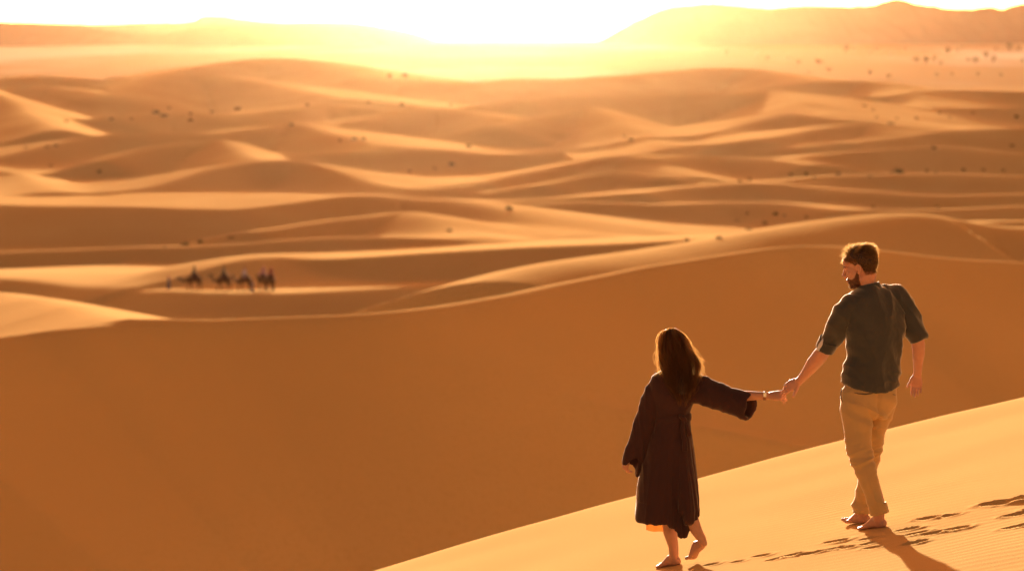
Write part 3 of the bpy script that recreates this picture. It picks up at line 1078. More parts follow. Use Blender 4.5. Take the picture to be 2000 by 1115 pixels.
def small_person(seated):
    """Body, robe and headscarf of a person seen far away, facing -x."""
    b, r = [], []
    z = 0.0 if seated else .92
    b += [ellipsoid((-.02, 0, z + .70), (.10, .085, .13)), loft([V3(0, 0, z + .45), V3(-.01, 0, z + .62)], [.06, .055], [.06, .055], 10),
          loft([V3(0, 0, z), V3(.01, 0, z + .28), V3(0, 0, z + .50)], [.13, .12, .12], [.16, .17, .18], 14)]
    r.append(loft([V3(0, 0, z - .04), V3(.01, 0, z + .10), V3(.015, 0, z + .30), V3(0, 0, z + .50), V3(0, 0, z + .54)], [.20, .17, .16, .14, .08], [.22, .20, .21, .23, .10], 16, False))
    for s in (-1, 1):
        ah = V3(-.32, s * .12, z + .22) if seated else V3(-.04 - .10 * s, s * .27, z + .0)
        el = V3(-.08, s * .27, z + .24) if seated else V3(.04, s * .27, z + .25)
        b.append(loft([V3(0, s * .20, z + .48), el, ah, ah + (ah - el).normalized() * .12], [.05, .045, .035, .03], [.05, .045, .035, .03], 10))
        r.append(loft([V3(0, s * .19, z + .48), el, el + (ah - el) * .8], [.075, .075, .075], [.075, .075, .075], 10))
        if seated:
            b.append(loft([V3(0, s * .12, 0), V3(-.26, s * .36, -.10), V3(-.20, s * .46, -.48), V3(-.30, s * .47, -.54)], [.085, .07, .05, .04], [.085, .07, .05, .04], 10))
            r.append(loft([V3(0, s * .12, .02), V3(-.26, s * .37, -.10), V3(-.22, s * .46, -.36)], [.12, .11, .10], [.12, .11, .10], 10))
        else:
            b.append(loft([V3(0, s * .09, .95), V3(-.06 * s - .03, s * .10, .50), V3(-.14 * s, s * .10, .06), V3(-.14 * s - .14, s * .10, .035)], [.085, .065, .045, .035], [.085, .065, .045, .045], 10))
    if not seated:
        r.append(loft([V3(0, 0, .98), V3(0, 0, .6), V3(0, 0, .22)], [.19, .22, .27], [.20, .21, .23], 16, False))
    scarf = [ellipsoid((.02, 0, z + .75), (.125, .115, .125)), loft([V3(.06, 0, z + .70), V3(.05, 0, z + .55)], [.10, .13], [.11, .16], 12)]
    out = []
    for parts, vx in ((b, .02), (r, .024), (scarf, .02)):
        me = fuse(parts, vx, 2)
        set_v(me, get_v(me))
        out.append(me)
    return out


seat_b, seat_r, seat_s = small_person(True)
walk_b, walk_r, walk_s = small_person(False)


def tinted(name, c):
    return cloth(name, c, tuple(x * .7 for x in c), 60)


def dress(me, mat):
    c = me.copy()
    c.materials.clear()
    c.materials.append(mat)
    return c


def far_person(seated, loc, yaw, robe_c, scarf_c, label, group, scale=1.0):
    b, r, s = (seat_b, seat_r, seat_s) if seated else (walk_b, walk_r, walk_s)
    o = link('person', dress(b, m_skin_f), None, None, loc, label=label, category='person', group=group)
    o.rotation_euler = (0, 0, yaw)
    o.scale = (scale,) * 3
    link('robe', dress(r, tinted('far_robe', robe_c)), None, o)
    link('headscarf', dress(s, tinted('far_scarf', scarf_c)), None, o)


def camel(px, low, yaw, label, rider, Yd):
    x = (px - 1000) / F * Yd
    z = float(H(x, Yd)[0])
    o = link('camel', cam_low if low else cam_high, m_camel, None, (x, Yd, z - .02), label=label, category='camel', group='camels in the caravan')
    o.rotation_euler = (0, 0, yaw)
    link('saddle_blanket', sad, m_blanket, o)
    far_person(True, (x + .05 * math.cos(yaw), Yd + .05 * math.sin(yaw), z + 2.12), yaw, *rider, 'riders in the caravan')


camel(376, True, .12, 'leading camel with its neck stretched low behind the guide', ((.05, .03, .022), (.07, .04, .025), 'rider in dark robe on the leading camel'), 296)
camel(434, False, .18, 'second camel in line, neck raised, dark rider on top', ((.05, .032, .022), (.06, .038, .025), 'rider in dark robe on the second camel'), 295)
camel(475, False, .45, 'third camel in line, under the rider in pale lilac', ((.42, .34, .42), (.35, .15, .06), 'rider in pale lilac top on the third camel'), 294)
camel(512, False, 1.15, 'fourth camel in line, turned away, just behind the walker', ((.48, .22, .22), (.55, .12, .07), 'rider in dusty pink with reddish scarf on the fourth camel'), 296)
camel(527, False, 1.3, 'last camel in line at the right end of the caravan', ((.30, .07, .06), (.50, .12, .07), 'rider in dull red robe on the last camel'), 293)
for px, Yd, rc, sc, lab, yaw in ((326, 296, (.035, .04, .12), (.45, .09, .05), 'guide in dark blue robe walking ahead of the camels', .1), (490, 288, (.12, .09, .12), (.40, .18, .06), 'person walking beside the third camel', .3)):
    x = (px - 1000) / F * Yd
    far_person(False, (x, Yd, float(H(x, Yd)[0]) - .01), yaw, rc, sc, lab, 'people walking with the caravan')
# ================================================================== the man
g = Fig(FOOT_A.y)
YAW = math.radians(24)
TD = .20                                    # his trunk stands this much deeper than the nearer foot
origin = Vector((g.p(1700, 1030, .2).x, FOOT_A.y + .2, float(H(g.p(1700, 1030, .2).x, FOOT_A.y + .2)[0])))

HM = head_matrix(g.p(1681, 522, TD + .02), math.radians(70), math.radians(-13), math.radians(-2), 1.06)
body = head_parts(HM)
nb = HM @ Vector((0, -.03, -.05))
body.append(loft([nb, g.p(1693, 552, TD + .01), g.p(1697, 575, TD)], [.060, .058, .066], [.062, .060, .066], 18))
# trunk core, hidden under the clothes, that holds the limbs together
body.append(loft([g.p(1697, 575, TD), g.p(1706, 620, TD), g.p(1705, 690, TD), g.p(1700, 760, TD)], [.09, .12, .11, .11], [.06, .08, .07, .08], 18))
body.append(g.limb([(1690, 590, TD, 16, .05), (1650, 598, .14, 14, .045), (1628, 640, .20, 13.5, .044), (1613, 678, .28, 14, .045), (1602, 694, .315, 15, .046), (1588, 711, .35, 14, .042),
                    (1576, 727, .385, 10.5, .033), (1566, 739, .41, 8.2, .026), (1560, 745, .425, 8.5, .024)]))
body += hand(g.p(1562.5, 742.5, .42), g.p(1526, 763, .47) - g.p(1562, 743, .42), (.15, .75, -.62), 1, [.16, .20, .26, .30], 1.02, .05, .2, tdir=(-.35, -.25, -.95))
body.append(g.limb([(1720, 585, TD + .04, 16, .05), (1762, 592, .28, 15, .045), (1779, 625, .27, 14, .045), (1790, 655, .26, 13, .044), (1794, 675, .275, 13.2, .043), (1794, 692, .295, 12, .039),
                    (1793, 710, .32, 9.6, .031), (1792, 726, .34, 8.2, .026), (1791, 733, .35, 8.4, .024)]))
body += hand(g.p(1791.5, 729, .345), (-.035, .10, -1), (-.1, -1, -.1), 1, [.40, .46, .52, .58], .98, .0, .5)
# legs inside the trousers, ankles and feet
fh, ft = ground_hit(1736, 1030), ground_hit(1686, 1034.5)
bh, bt = ground_hit(1694, 1027), ground_hit(1652, 1029)


def normal_at(q):
    e = .15
    zx = float(H(q.x + e, q.y, False)[0] - H(q.x - e, q.y, False)[0]) / (2 * e)
    zy = float(H(q.x, q.y + e, False)[0] - H(q.x, q.y - e, False)[0]) / (2 * e)
    return Vector((-zx, -zy, 1)).normalized()


def on_ground(x, y, lift=-.004):
    return Vector((x, y, float(H(x, y, False)[0]) + lift))


# keep both feet 26 cm long and level with the sand, along the directions seen in the photograph
fA0 = on_ground(fh.x - .01, FOOT_A.y)
fA1 = on_ground(fA0.x - .145, fA0.y + .20)
fB0 = on_ground(g.p(1695, 1027, .40).x, FOOT_A.y + .36)
fB1 = on_ground(fB0.x - .115, fB0.y + .22)
upA, upB = normal_at(fA0), normal_at(fB0)
body += foot(fA0, fA1, upA * .9 + Vector((0, 0, .1)), 1, 1.0)
body += foot(fB0, fB1 + Vector((0, 0, .012)), upB, -1, 1.0, toe_bend=(-.45, .8, .22))
ankA = fA0 + (fA1 - fA0) * .17 + upA * .055
ankB = fB0 + (fB1 - fB0) * .17 + upB * .055
dA, dB = ankA.y - FOOT_A.y, ankB.y - FOOT_A.y
body.append(loft([g.p(1680, 790, .14), g.p(1688, 890, .10), g.p(1716, 985, dA - .01), ankA + Vector((0, 0, .055)), ankA, ankA - upA * .03], [.06, .05, .042, .037, .036, .030], [.06, .05, .045, .042, .042, .036], 16))
body.append(loft([g.p(1716, 790, .27), g.p(1701, 890, .34), g.p(1684, 985, dB - .01), ankB + Vector((0, 0, .055)), ankB, ankB - upB * .03], [.06, .05, .042, .037, .036, .030], [.06, .05, .045, .042, .042, .036], 16))
body.append(loft([g.p(1700, 745, TD), g.p(1680, 790, .14)], [.08, .07], [.08, .07], 14))
body.append(loft([g.p(1702, 745, TD), g.p(1716, 790, .27)], [.08, .07], [.08, .07], 14))
man_me = fuse(body, .0034, 3)
set_v(man_me, get_v(man_me))

# hair and beard grow from the skin itself
HI = np.array(HM.inverted())


def hair_mask(c):
    l = c @ HI[:3, :3].T + HI[:3, 3]
    line = np.interp(l[:, 1], [-.12, -.06, -.028, -.018, .012, .022, .045, .070, .10], [-.050, -.048, -.044, .022, .012, .030, .050, .062, .066])
    return (l[:, 2] > line) & (np.linalg.norm(l, axis=1) < .2) & (np.abs(l[:, 0]) < .0795)


def hair_mass_mask(c):
    l = c @ HI[:3, :3].T + HI[:3, 3]
    return hair_mask(c) & (l[:, 2] > np.interp(l[:, 1], [-.12, -.06, -.02, .0, .03, .045, .06], [-.034, -.030, -.02, .045, .075, .095, .2]))


def beard_mask(c):
    l = c @ HI[:3, :3].T + HI[:3, 3]
    line = np.interp(l[:, 1], [.005, .02, .04, .062, .085, .1], [.004, -.022, -.052, -.060, -.050, -.047])
    lips = (np.abs(l[:, 0]) < .021) & (l[:, 1] > .088) & (l[:, 2] > -.080) & (l[:, 2] < -.057)
    return (l[:, 2] < line) & (l[:, 2] > -.128) & (l[:, 1] > .008 + .25 * np.maximum(-l[:, 2] - .09, 0)) & ~lips & (np.linalg.norm(l, axis=1) < .18) & (np.abs(l[:, 0]) < .075)


def grow(me, mask, off, count, comb, length, r0, k=5, jitter=.3, under=None):
    sv, sf_, rv, rn = shell(me, mask, off)
    if under is not None:
        sv, sf_, _, _ = shell(me, under, off)
    ii = rng.integers(0, len(rv), count)
    root, nrm = rv[ii], rn[ii]
    loc = root @ HI[:3, :3].T + HI[:3, 3]
    dirs = comb(loc, nrm) + rng.normal(0, jitter, (count, 3)) * .6
    dirs /= np.linalg.norm(dirs, axis=1, keepdims=True)
    ln = length(loc) * rng.uniform(.6, 1.15, count)
    t = np.linspace(0, 1, k)
    lines = root[:, None] + nrm[:, None] * (off * .6) + (nrm[:, None] * .5 * (t - t ** 2)[None, :, None] + dirs[:, None] * t[None, :, None]) * ln[:, None, None]
    hv_, hf_ = strand_mesh(lines, r0, r0 * .35)
    return (*join([(sv, sf_), (hv_, [tuple(q) for q in hf_.tolist()])]), len(sf_))


HR = np.array(HM.to_3x3())


def comb_hair(l, n):
    top = np.clip((l[:, 2] - .055) / .05, 0, 1)[:, None]
    front = np.clip((l[:, 1] - .01) / .06, 0, 1)[:, None]
    d = np.array([[0, -.35, -.9]]) * (1 - top) + top * (np.array([[.45, -.85, .16]]) * (1 - front) + np.array([[-.35, .25, .62]]) * front)
    wave = np.stack([np.sin(l[:, 1] * 90 + l[:, 0] * 40), np.cos(l[:, 0] * 110), np.sin(l[:, 0] * 70 + l[:, 1] * 60)], 1)
    return (d + .35 * top * wave) @ HR.T + .16 * n


hv1, hf1, hn1 = grow(man_me, hair_mask, (.0035), 11000, comb_hair, lambda l: 0.012 + .032 * np.clip((l[:, 2] - .045) / .05, 0, 1) + .014 * np.clip((l[:, 1] - .02) / .05, 0, 1), .00085, 5, .35, under=hair_mass_mask)
bv1, bf1, bn1 = grow(man_me, beard_mask, .003, 1500, lambda l, n: np.array([[0, .25, -.8]]) @ HR.T + .5 * n, lambda l: np.full(len(l), .009) + .006 * (l[:, 2] < -.09), .0006, 4, .3)
eye_parts = [ellipsoid((s * .032, .0815, .0005), (.010, .007, .0055), HM) for s in (-1, 1)]
brow = []
for s in (-1, 1):
    q = xf(np.array([(s * .014, .098, .019), (s * .032, .095, .025), (s * .050, .080, .021)], float), HM)
    brow.append(loft([Vector(a) for a in q], [.003, .0042, .0025], [.003, .0042, .0025], 8))

man = link('person', finish(man_me, origin), m_skin, loc=origin,
           label='bearded man in dark shirt and rolled khaki trousers leading woman by the hand', category='person')


def two_tone(me, k, mass, strands):
    me.materials.append(mass)
    me.materials.append(strands)
    mi = np.zeros(len(me.polygons), np.int32)
    mi[k:] = 1
    me.polygons.foreach_set('material_index', mi)
    return me


link('hair', two_tone(mesh_at('hair', hv1, hf1, origin), hn1, m_mass_m, m_hair_m), None, man)
link('beard', mesh_at('beard', bv1, bf1, origin), m_beard, man)
for e in eye_parts:
    link('eye', mesh_at('eye', *e, origin), m_eye, man)
for b_ in brow:
    link('eyebrow', mesh_at('eyebrow', *b_, origin), m_beard, man)

# shirt: trunk, both sleeves to the rolled cuffs, rounded tail
tail = lambda amt: (lambda a: -amt * np.clip(-np.sin(a), 0, 1) ** 1.5 - .35 * amt * np.clip(np.sin(a), 0, 1) ** 1.5)
z0_ = lambda a: 0 * a
shirt = [g.trunk([(556, 1681, 1716, .062), (562, 1675, 1726, .072), (569, 1667, 1738, .085), (578, 1656, 1749, .098), (592, 1648, 1758, .110), (612, 1646, 1764, .124), (635, 1650, 1765, .130), (660, 1654, 1763, .128),
                  (690, 1654, 1759, .120), (715, 1651, 1757, .120), (735, 1648, 1757, .126), (743, 1647, 1756, .130), (746, 1648, 1755, .129)], TD, YAW,
                 dzs=[z0_] * 8 + [tail(.012), tail(.03), tail(.048), tail(.056), tail(.056)])]
shirt.append(g.limb([(1684, 588, .16, 17, .07), (1664, 597, .14, 20, .072), (1648.5, 613, .14, 21.5, .070), (1636.5, 633, .17, 21.5, .067), (1625, 656, .225, 19.8, .062), (1613, 679, .275, 17.5, .056)], 24, False))
shirt.append(g.limb([(1722, 575, TD + .04, 20, .07), (1746, 582, .27, 24, .075), (1762, 600, .28, 24, .074), (1774, 624, .275, 21.5, .068), (1785, 644, .265, 18.5, .060), (1794, 662, .262, 15.5, .052)], 24, False))
shirt_me = fuse(shirt, .0055, 5)


def shirt_folds(v):
    x, y_, z = v[:, 0] - origin.x, v[:, 1] - origin.y, v[:, 2] - origin.z
    xr = x * math.cos(YAW) + y_ * math.sin(YAW)
    a = .0050 * ridged(xr * 9 + 2 + z * 1.5, z * 2.6 + 5)
    low = np.clip((1.12 - z) / .2, 0, 1)
    a = a + .0075 * low * ridged((z * 1.0 + xr * .55) * 11, (xr - z * .5) * 3.2 + 7)
    a = a + .0065 * ridged((xr + z * .8) * 9 + 11, (xr - z) * 2.4 + 3) * np.clip((np.abs(xr) - .10) / .1, 0, 1)
    return 2.0 * a * np.clip((z - .86) / .12, .25, 1) + .0022 * gnoise(xr * 34, z * 30 + y_ * 10) - .001


displace(shirt_me, shirt_folds)
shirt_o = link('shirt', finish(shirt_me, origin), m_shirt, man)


def add_cuff(path, name, mat, parent, voxel=.004, amp=.0022):
    me = fuse([g.limb(path, 24, False)], voxel, 1)
    displace(me, lambda v: amp * gnoise(v[:, 0] * 30, v[:, 2] * 30 + v[:, 1] * 22))
    return link(name, finish(me, origin), mat, parent)


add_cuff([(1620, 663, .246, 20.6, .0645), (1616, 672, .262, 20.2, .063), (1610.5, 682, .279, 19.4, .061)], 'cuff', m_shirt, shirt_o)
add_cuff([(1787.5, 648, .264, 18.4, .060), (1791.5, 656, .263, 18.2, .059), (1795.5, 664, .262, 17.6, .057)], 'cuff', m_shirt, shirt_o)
# button tab holding the rolled sleeve, its pale side out
tv, tf = loft([g.p(1613, 659, .205), g.p(1607, 667, .205), g.p(1601, 676, .213), g.p(1598.5, 684, .226)], [.013] * 4, [.003] * 4, 10, True)
link('sleeve_tab', mesh_at('sleeve_tab', tv, tf, origin), m_tab, shirt_o, label='pale button tab on the rolled sleeve')
# band collar
rings = []
for py, l, r, rd in ((566, 1671, 1725, .074), (559, 1674, 1721, .069), (554, 1676, 1718, .066), (553.6, 1678, 1716, .062), (558, 1679, 1715, .060), (566, 1678, 1717, .062)):
    rings.append(flat_ring(g.p((l + r) / 2, py, TD + .005), g.m((r - l) / 2, TD), rd, YAW, 32, 2.0, lambda a: .010 * np.clip(-np.sin(a), -1, 1) + .010 * np.cos(a)))
cv, cf = ring_mesh(rings, False)
link('collar', mesh_at('collar', cv, cf, origin), m_shirt, shirt_o)
# trousers
pants = [g.trunk([(728, 1664, 1741, .10), (740, 1657, 1746, .108), (749, 1651, 1749, .118), (760, 1644, 1752, .128), (775, 1641, 1751, .132), (790, 1642, 1748, .126), (806, 1648, 1741, .115), (816, 1658, 1730, .09)], TD, YAW)]
pants.append(g.limb([(1673, 765, .17, 31, .105), (1673, 795, .155, 31.5, .110), (1674.5, 825, .135, 29, .104), (1676, 850, .12, 26.5, .094), (1678, 875, .10, 22.8, .083), (1685, 905, .075, 20.6, .078),
                     (1698, 942, .045, 20.8, .076), (1709, 972, dA, 18.9, .070), (1717, 997, dA - .005, 17.6, .066)], 26, False))
pants.append(g.limb([(1722, 765, .24, 29, .105), (1718, 795, .26, 28.5, .108), (1712, 825, .285, 24.5, .100), (1706, 850, .30, 21.5, .090), (1702, 875, .315, 19.8, .082), (1697, 910, .335, 18.6, .076),
                     (1690, 945, .35, 17.8, .072), (1685, 975, dB, 16.6, .068), (1682.5, 996, dB - .005, 15.6, .064)], 26, False))
pants_me = fuse(pants, .0055, 5)


def pant_folds(v):
    x, y_, z = v[:, 0] - origin.x, v[:, 1] - origin.y, v[:, 2] - origin.z
    knee = np.exp(-((z - .46) / .10) ** 2)
    seat = np.exp(-((z - .74) / .09) ** 2)
    low = np.clip((.34 - z) / .2, 0, 1)
    a = .0085 * seat * ridged((z + x * .75) * 9 + .6, (x - z) * 2 + 3)
    a = a + 0.0050 * knee * ridged((z * 1.0 - x * .25) * 21 + 2, x * 5 + 9)
    a = a + .0065 * low * ridged(x * 11 + z * 4, z * 5 + 1)
    a = a + .0045 * ridged(x * 8 + z * 3 + 4, z * 2.2)
    crotch = np.exp(-(((x - .028) / .018) ** 2)) * np.clip((z - .66) / .06, 0, 1) * (y_ < 0)
    return 2.3 * a * np.clip((.88 - z) / .06, .2, 1) - .014 * crotch + .0018 * gnoise(x * 30, z * 26) - .004


displace(pants_me, pant_folds)
pants_o = link('trousers', finish(pants_me, origin), m_khaki, man)
add_cuff([(1713, 985, dA, 19.4, .0715), (1716, 993, dA - .003, 19.3, .0715), (1718.5, 1003, dA - .006, 19.0, .071)], 'cuff', m_khaki, pants_o, amp=.003)
add_cuff([(1684.5, 985, dB, 17.4, .069), (1683, 993, dB - .003, 17.2, .069), (1682.5, 1002, dB - .006, 17.0, .0685)], 'cuff', m_khaki, pants_o, amp=.003)


def onto(me, px, py, lift):
    """Point on a garment's near side under a photo pixel."""
    vv = get_v(me) + np.array(list(origin))
    a = P(px, py, 1.0)
    d = np.array([a.x, 1.0, a.z - CZ])
    t = vv[:, 1]
    e = np.abs(vv[:, 0] - d[0] * t) + np.abs(vv[:, 2] - CZ - d[2] * t)
    near_ = e < .014
    y_ = vv[near_, 1].min() if near_.any() else FOOT_A.y + TD - .12
    return P(px, py, y_ - lift)


def welt(name, pts, w, dep, mat):
    """Slim pocket opening lying on the cloth."""
    q = [onto(pants_me, a, b, .001) for a, b in pts]
    v_, f_ = loft(q, [w[i] for i in range(len(q))], [dep] * len(q), 10)
    link(name, mesh_at(name, v_, f_, origin), mat, pants_o)


welt('back_pocket', [(1668, 766.5), (1678, 768.5), (1690, 769.5), (1700, 768.5), (1707, 766.5)], [.002, .004, .0055, .004, .002], .004, m_dark)
welt('back_pocket', [(1744, 770), (1747, 770.5), (1749.5, 771)], [.002, .003, .002], .003, m_dark)
welt('side_pocket', [(1645, 757), (1642.5, 767), (1642.5, 777), (1646, 785)], [.002, .004, .004, .002], .004, m_dark)

# ================================================================== the woman
wf = ground_hit(1330, 1101)
g = Fig(wf.y)
YW = math.radians(10)
origin = Vector((g.p(1315, 1100).x, wf.y, float(H(g.p(1315, 1100).x, wf.y)[0])))
HW = head_matrix(g.p(1312, 675, .03), math.radians(22), math.radians(-8), math.radians(3), .98)
body = head_parts(HW, False)
body.append(loft([HW @ Vector((0, -.02, -.05)), g.p(1316, 720, .02), g.p(1318, 738, .01)], [.05, .047, .055], [.05, .047, .055], 16))
body.append(loft([g.p(1318, 738, .01), g.p(1315, 780, 0), g.p(1312, 830, 0), g.p(1308, 880, 0)], [.08, .095, .085, .10], [.05, .065, .06, .07], 16))
# trailing arm to his hand
body.append(g.limb([(1335, 740, 0, 14, .04), (1366, 748, -.01, 13, .038), (1400, 764, -.06, 11.5, .034), (1432, 773, -.11, 11, .033), (1460, 773, -.155, 10, .031), (1482, 772.5, -.185, 8, .025), (1498, 773, -.20, 7.4, .022)]))
body += hand(g.p(1499, 773, -.20), g.p(1530, 772, -.215) - g.p(1499, 773, -.20), (.12, .62, -.70), 1, [.72, .80, .86, .9], .98, .0, .5, tdir=(.85, .1, .2))
# free arm in the wide sleeve
body.append(g.limb([(1300, 748, 0, 12, .04), (1280, 760, .0, 10.5, .034), (1264, 800, .01, 11, .034), (1247, 845, .02, 10.5, .032), (1232, 882, .03, 8.4, .026), (1226, 894, .035, 7.4, .022)]))
body += hand(g.p(1227, 892, .035), (-.30, .12, -1), (.8, .4, .1), -1, [.75, .85, .95, 1.0], .90, .1, .6)
# planted foot and trailing foot
wA0 = on_ground(wf.x - .005, wf.y)
wA1 = on_ground(wA0.x - .150, wA0.y + .155)
upW = normal_at(wA0)
body += foot(wA0, wA1, upW, 1, .92)
anW = wA0 + (wA1 - wA0) * .17 + upW * .05
wt = ground_hit(1351, 1099)
wB1 = on_ground(wt.x, wt.y, .004)
tdy = wt.y - wf.y
wB0 = g.p(1377, 1067, tdy - .065)
body += foot(wB0, wB1 + (wB1 - wB0) * .10 + Vector((0, 0, .010)), Vector((-.55, .62, .55)), -1, .95, toe_bend=(-.55, .6, -.15))
anT = g.p(1370, 1051, tdy - .045)
dW, dT = anW.y - wf.y, anT.y - wf.y
body.append(loft([g.p(1300, 880, 0), g.p(1303, 960, dW + .05), g.p(1306, 1010, dW + .03), g.p(1309, 1040, dW + .01), anW + Vector((-.005, 0, .08)), anW, anW - upW * .025],
                 [.075, .055, .050, .046, .034, .031, .027], [.075, .06, .056, .052, .040, .037, .032], 16))
body.append(loft([g.p(1325, 880, 0), g.p(1332, 960, .02), g.p(1345, 1000, dT + .03), g.p(1354, 1023, dT + .02), g.p(1363, 1040, dT + .008), anT, g.p(1373, 1061, tdy - .052)],
                 [.075, .055, .052, .046, .036, .031, .029], [.075, .06, .056, .050, .042, .038, .034], 16))
body.append(loft([g.p(1312, 840, 0), g.p(1300, 890, 0)], [.08, .075], [.07, .075], 14))
body.append(loft([g.p(1312, 840, 0), g.p(1325, 890, 0)], [.08, .075], [.07, .075], 14))
wom_me = fuse(body, .0034, 3)
woman = link('person', finish(wom_me, origin), m_skin_f, loc=origin,
             label='long-haired woman in belted dark brown robe reaching back to the man\'s hand', category='person')

# robe: trunk and skirt, both wide sleeves (hollow at the openings)
def hem(a):
    # back (towards the camera) hem: higher at the left, dipping right of centre
    u = np.cos(a)
    back = np.clip(-np.sin(a), 0, 1)
    dip = .100 * np.exp(-((u - .30) / .26) ** 2) - .035 * np.exp(-((u - .95) / .25) ** 2) * 1.6
    return dip * (.35 + .65 * back) + 0 * a


hem_d = lambda k: (lambda a: -k * hem(a))
rows_ = [(722, 1298, 1338, .055), (727, 1288, 1350, .065), (734, 1272, 1364, .078), (745, 1266, 1366, .092), (765, 1268, 1360, .102), (790, 1275, 1353, .098), (808, 1278, 1349, .090), (816, 1278, 1348.5, .088),
         (826, 1276, 1349, .092), (850, 1268, 1353, .108), (880, 1260, 1357, .125), (915, 1252, 1360, .142), (950, 1247, 1363, .155), (980, 1244, 1365, .165), (1002, 1242, 1365, .170), (1013, 1242, 1364, .170)]
rows_in = [(1013, 1245, 1361, .161), (995, 1247, 1360, .158), (965, 1250, 1357, .148)]
dz_ = [z0_] * 11 + [hem_d(.2), hem_d(.45), hem_d(.75), hem_d(.95), hem_d(1), hem_d(1), hem_d(.8), hem_d(.3)]
robe = [g.trunk(rows_ + rows_in, 0.0, YW, 48, 2.2, dz_)]


def sleeve(path, depth, end_off, wall=.010):
    """Wide sleeve: outer skin to the opening, then back up inside. end_off shifts the rim along the sleeve per angle."""
    C = [g.p(a, b, c) for a, b, c, _, _ in path]
    W = [g.m(w, c) for _, _, c, w, _ in path]
    D = [r for *_, r in path]
    v, f = loft(C, W, D, 28, False)
    n = 28
    rings = [v[i * n:(i + 1) * n] for i in range(len(path))]
    t = np.array(list((C[-1] - C[-2]).normalized()))
    ang = np.linspace(0, 2 * math.pi, n, endpoint=False)
    off = end_off(ang)
    for i in range(len(path)):
        k = max(0, (i - (len(path) - 3)) / 2.0)
        rings[i] = rings[i] + np.outer(off * k, t)
    last = rings[-1]
    c = last.mean(0)
    r1 = last + (c - last) / np.linalg.norm(c - last, axis=1, keepdims=True) * wall
    r2 = r1 - t * depth * .5
    r3 = r1 + (c - r1) * .15 - t * depth
    return ring_mesh(rings + [r1, r2, r3])


# sleeve angles: 0/180 are the silhouette sides, 270 faces the camera
robe.append(sleeve([(1318, 748, 0, 24, .055), (1346, 754, -.005, 31, .066), (1372, 763, -.03, 29, .066), (1398, 773, -.07, 25.5, .066), (1422, 781, -.105, 24.5, .066), (1446, 788, -.14, 26, .068), (1466, 793, -.165, 27.5, .070)],
                   .13, lambda a: .022 * np.cos(a) * 0 - .030 * np.cos(a) * (np.cos(a) < 0) * 0 + .02 * np.sin(a)))
robe.append(sleeve([(1310, 745, 0, 18, .055), (1288, 750, 0, 23, .062), (1276, 775, 0, 22, .062), (1266, 810, .005, 22, .062), (1255, 845, .01, 22.5, .062), (1243, 880, .015, 22.5, .062), (1233, 906, .02, 20, .060)],
                   .15, lambda a: -.085 * np.exp(-(((a - 4.95 + math.pi) % (2 * math.pi) - math.pi) / .55) ** 2) + .045 * np.exp(-(((a - 0.0 + math.pi) % (2 * math.pi) - math.pi) / .7) ** 2) + .02))
robe.append(g.limb([(1318, 860, -.03, 33, .085), (1325, 910, -.05, 31, .09), (1332, 950, dT + .05, 29, .09), (1339, 980, dT + .03, 24, .085), (1345, 1000, dT + .015, 18.5, .075), (1348, 1013, dT + .01, 12, .062)], 22))
robe_me = fuse(robe, .0052, 7)


def robe_folds(v):
    x, y_, z = v[:, 0] - origin.x, v[:, 1] - origin.y, v[:, 2] - origin.z
    th = np.arctan2(x - .01, y_ + .0)
    skirt = np.clip((.93 - z) / .6, 0, 1) * (np.abs(x + .01) < .26)
    cx = np.cos(th) * 2.6
    sx = np.sin(th) * 2.6
    a = .021 * skirt * ridged(sx + cx * .6 + z * .35, z * .45 + 2) + .007 * skirt * ridged(sx * 2.2 + 4, z * .7)
    up = np.clip((z - .93) / .1, 0, 1)
    a = a + up * (.006 * ridged(x * 11 + z * 3, z * 3.5 + 2) + .005 * ridged((x - z) * 8, (x + z) * 2.5 + 6))
    # gathers at the belt
    a = a + .005 * np.exp(-((z - .95) / .07) ** 2) * ridged(x * 26, z * 3)
    arm = np.clip((x - .22) / .1, 0, 1)
    a = a + .007 * arm * ridged(x * 9 + z * 7, z * 5 - x * 3)
    lft = np.clip((-x - .14) / .06, 0, 1) * (z > .45)
    a = a + .006 * lft * ridged(x * 22, z * 2.0 + 4)
    return a + .0016 * gnoise(x * 36, z * 30) - .004


displace(robe_me, robe_folds)
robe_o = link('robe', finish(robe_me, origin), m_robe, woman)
# thin front panel of the robe showing below the back hem, sun shining through
q = []
for i, s_ in enumerate(np.linspace(0, 1, 13)):
    px = 1262 + 62 * s_
    top = 1012
    bot = 1034 + 10 * s_ + 1.5 * math.sin(s_ * 9)
    dd = .10 + .035 * math.sin(s_ * math.pi) + .008 * math.sin(s_ * 20)
    q.append([list(g.p(px, top + (bot - top) * k, dd - .02 * k)) for k in np.linspace(0, 1, 5)])
q = np.array(q)
ii = np.arange(q.shape[0] * q.shape[1]).reshape(q.shape[:2])
qf = np.stack([ii[:-1, :-1], ii[1:, :-1], ii[1:, 1:], ii[:-1, 1:]], -1).reshape(-1, 4)
link('robe_panel', mesh_at('robe_panel', q.reshape(-1, 3), qf, origin), m_robe_thin, robe_o, label='thin front panel of the robe glowing orange in the sun')

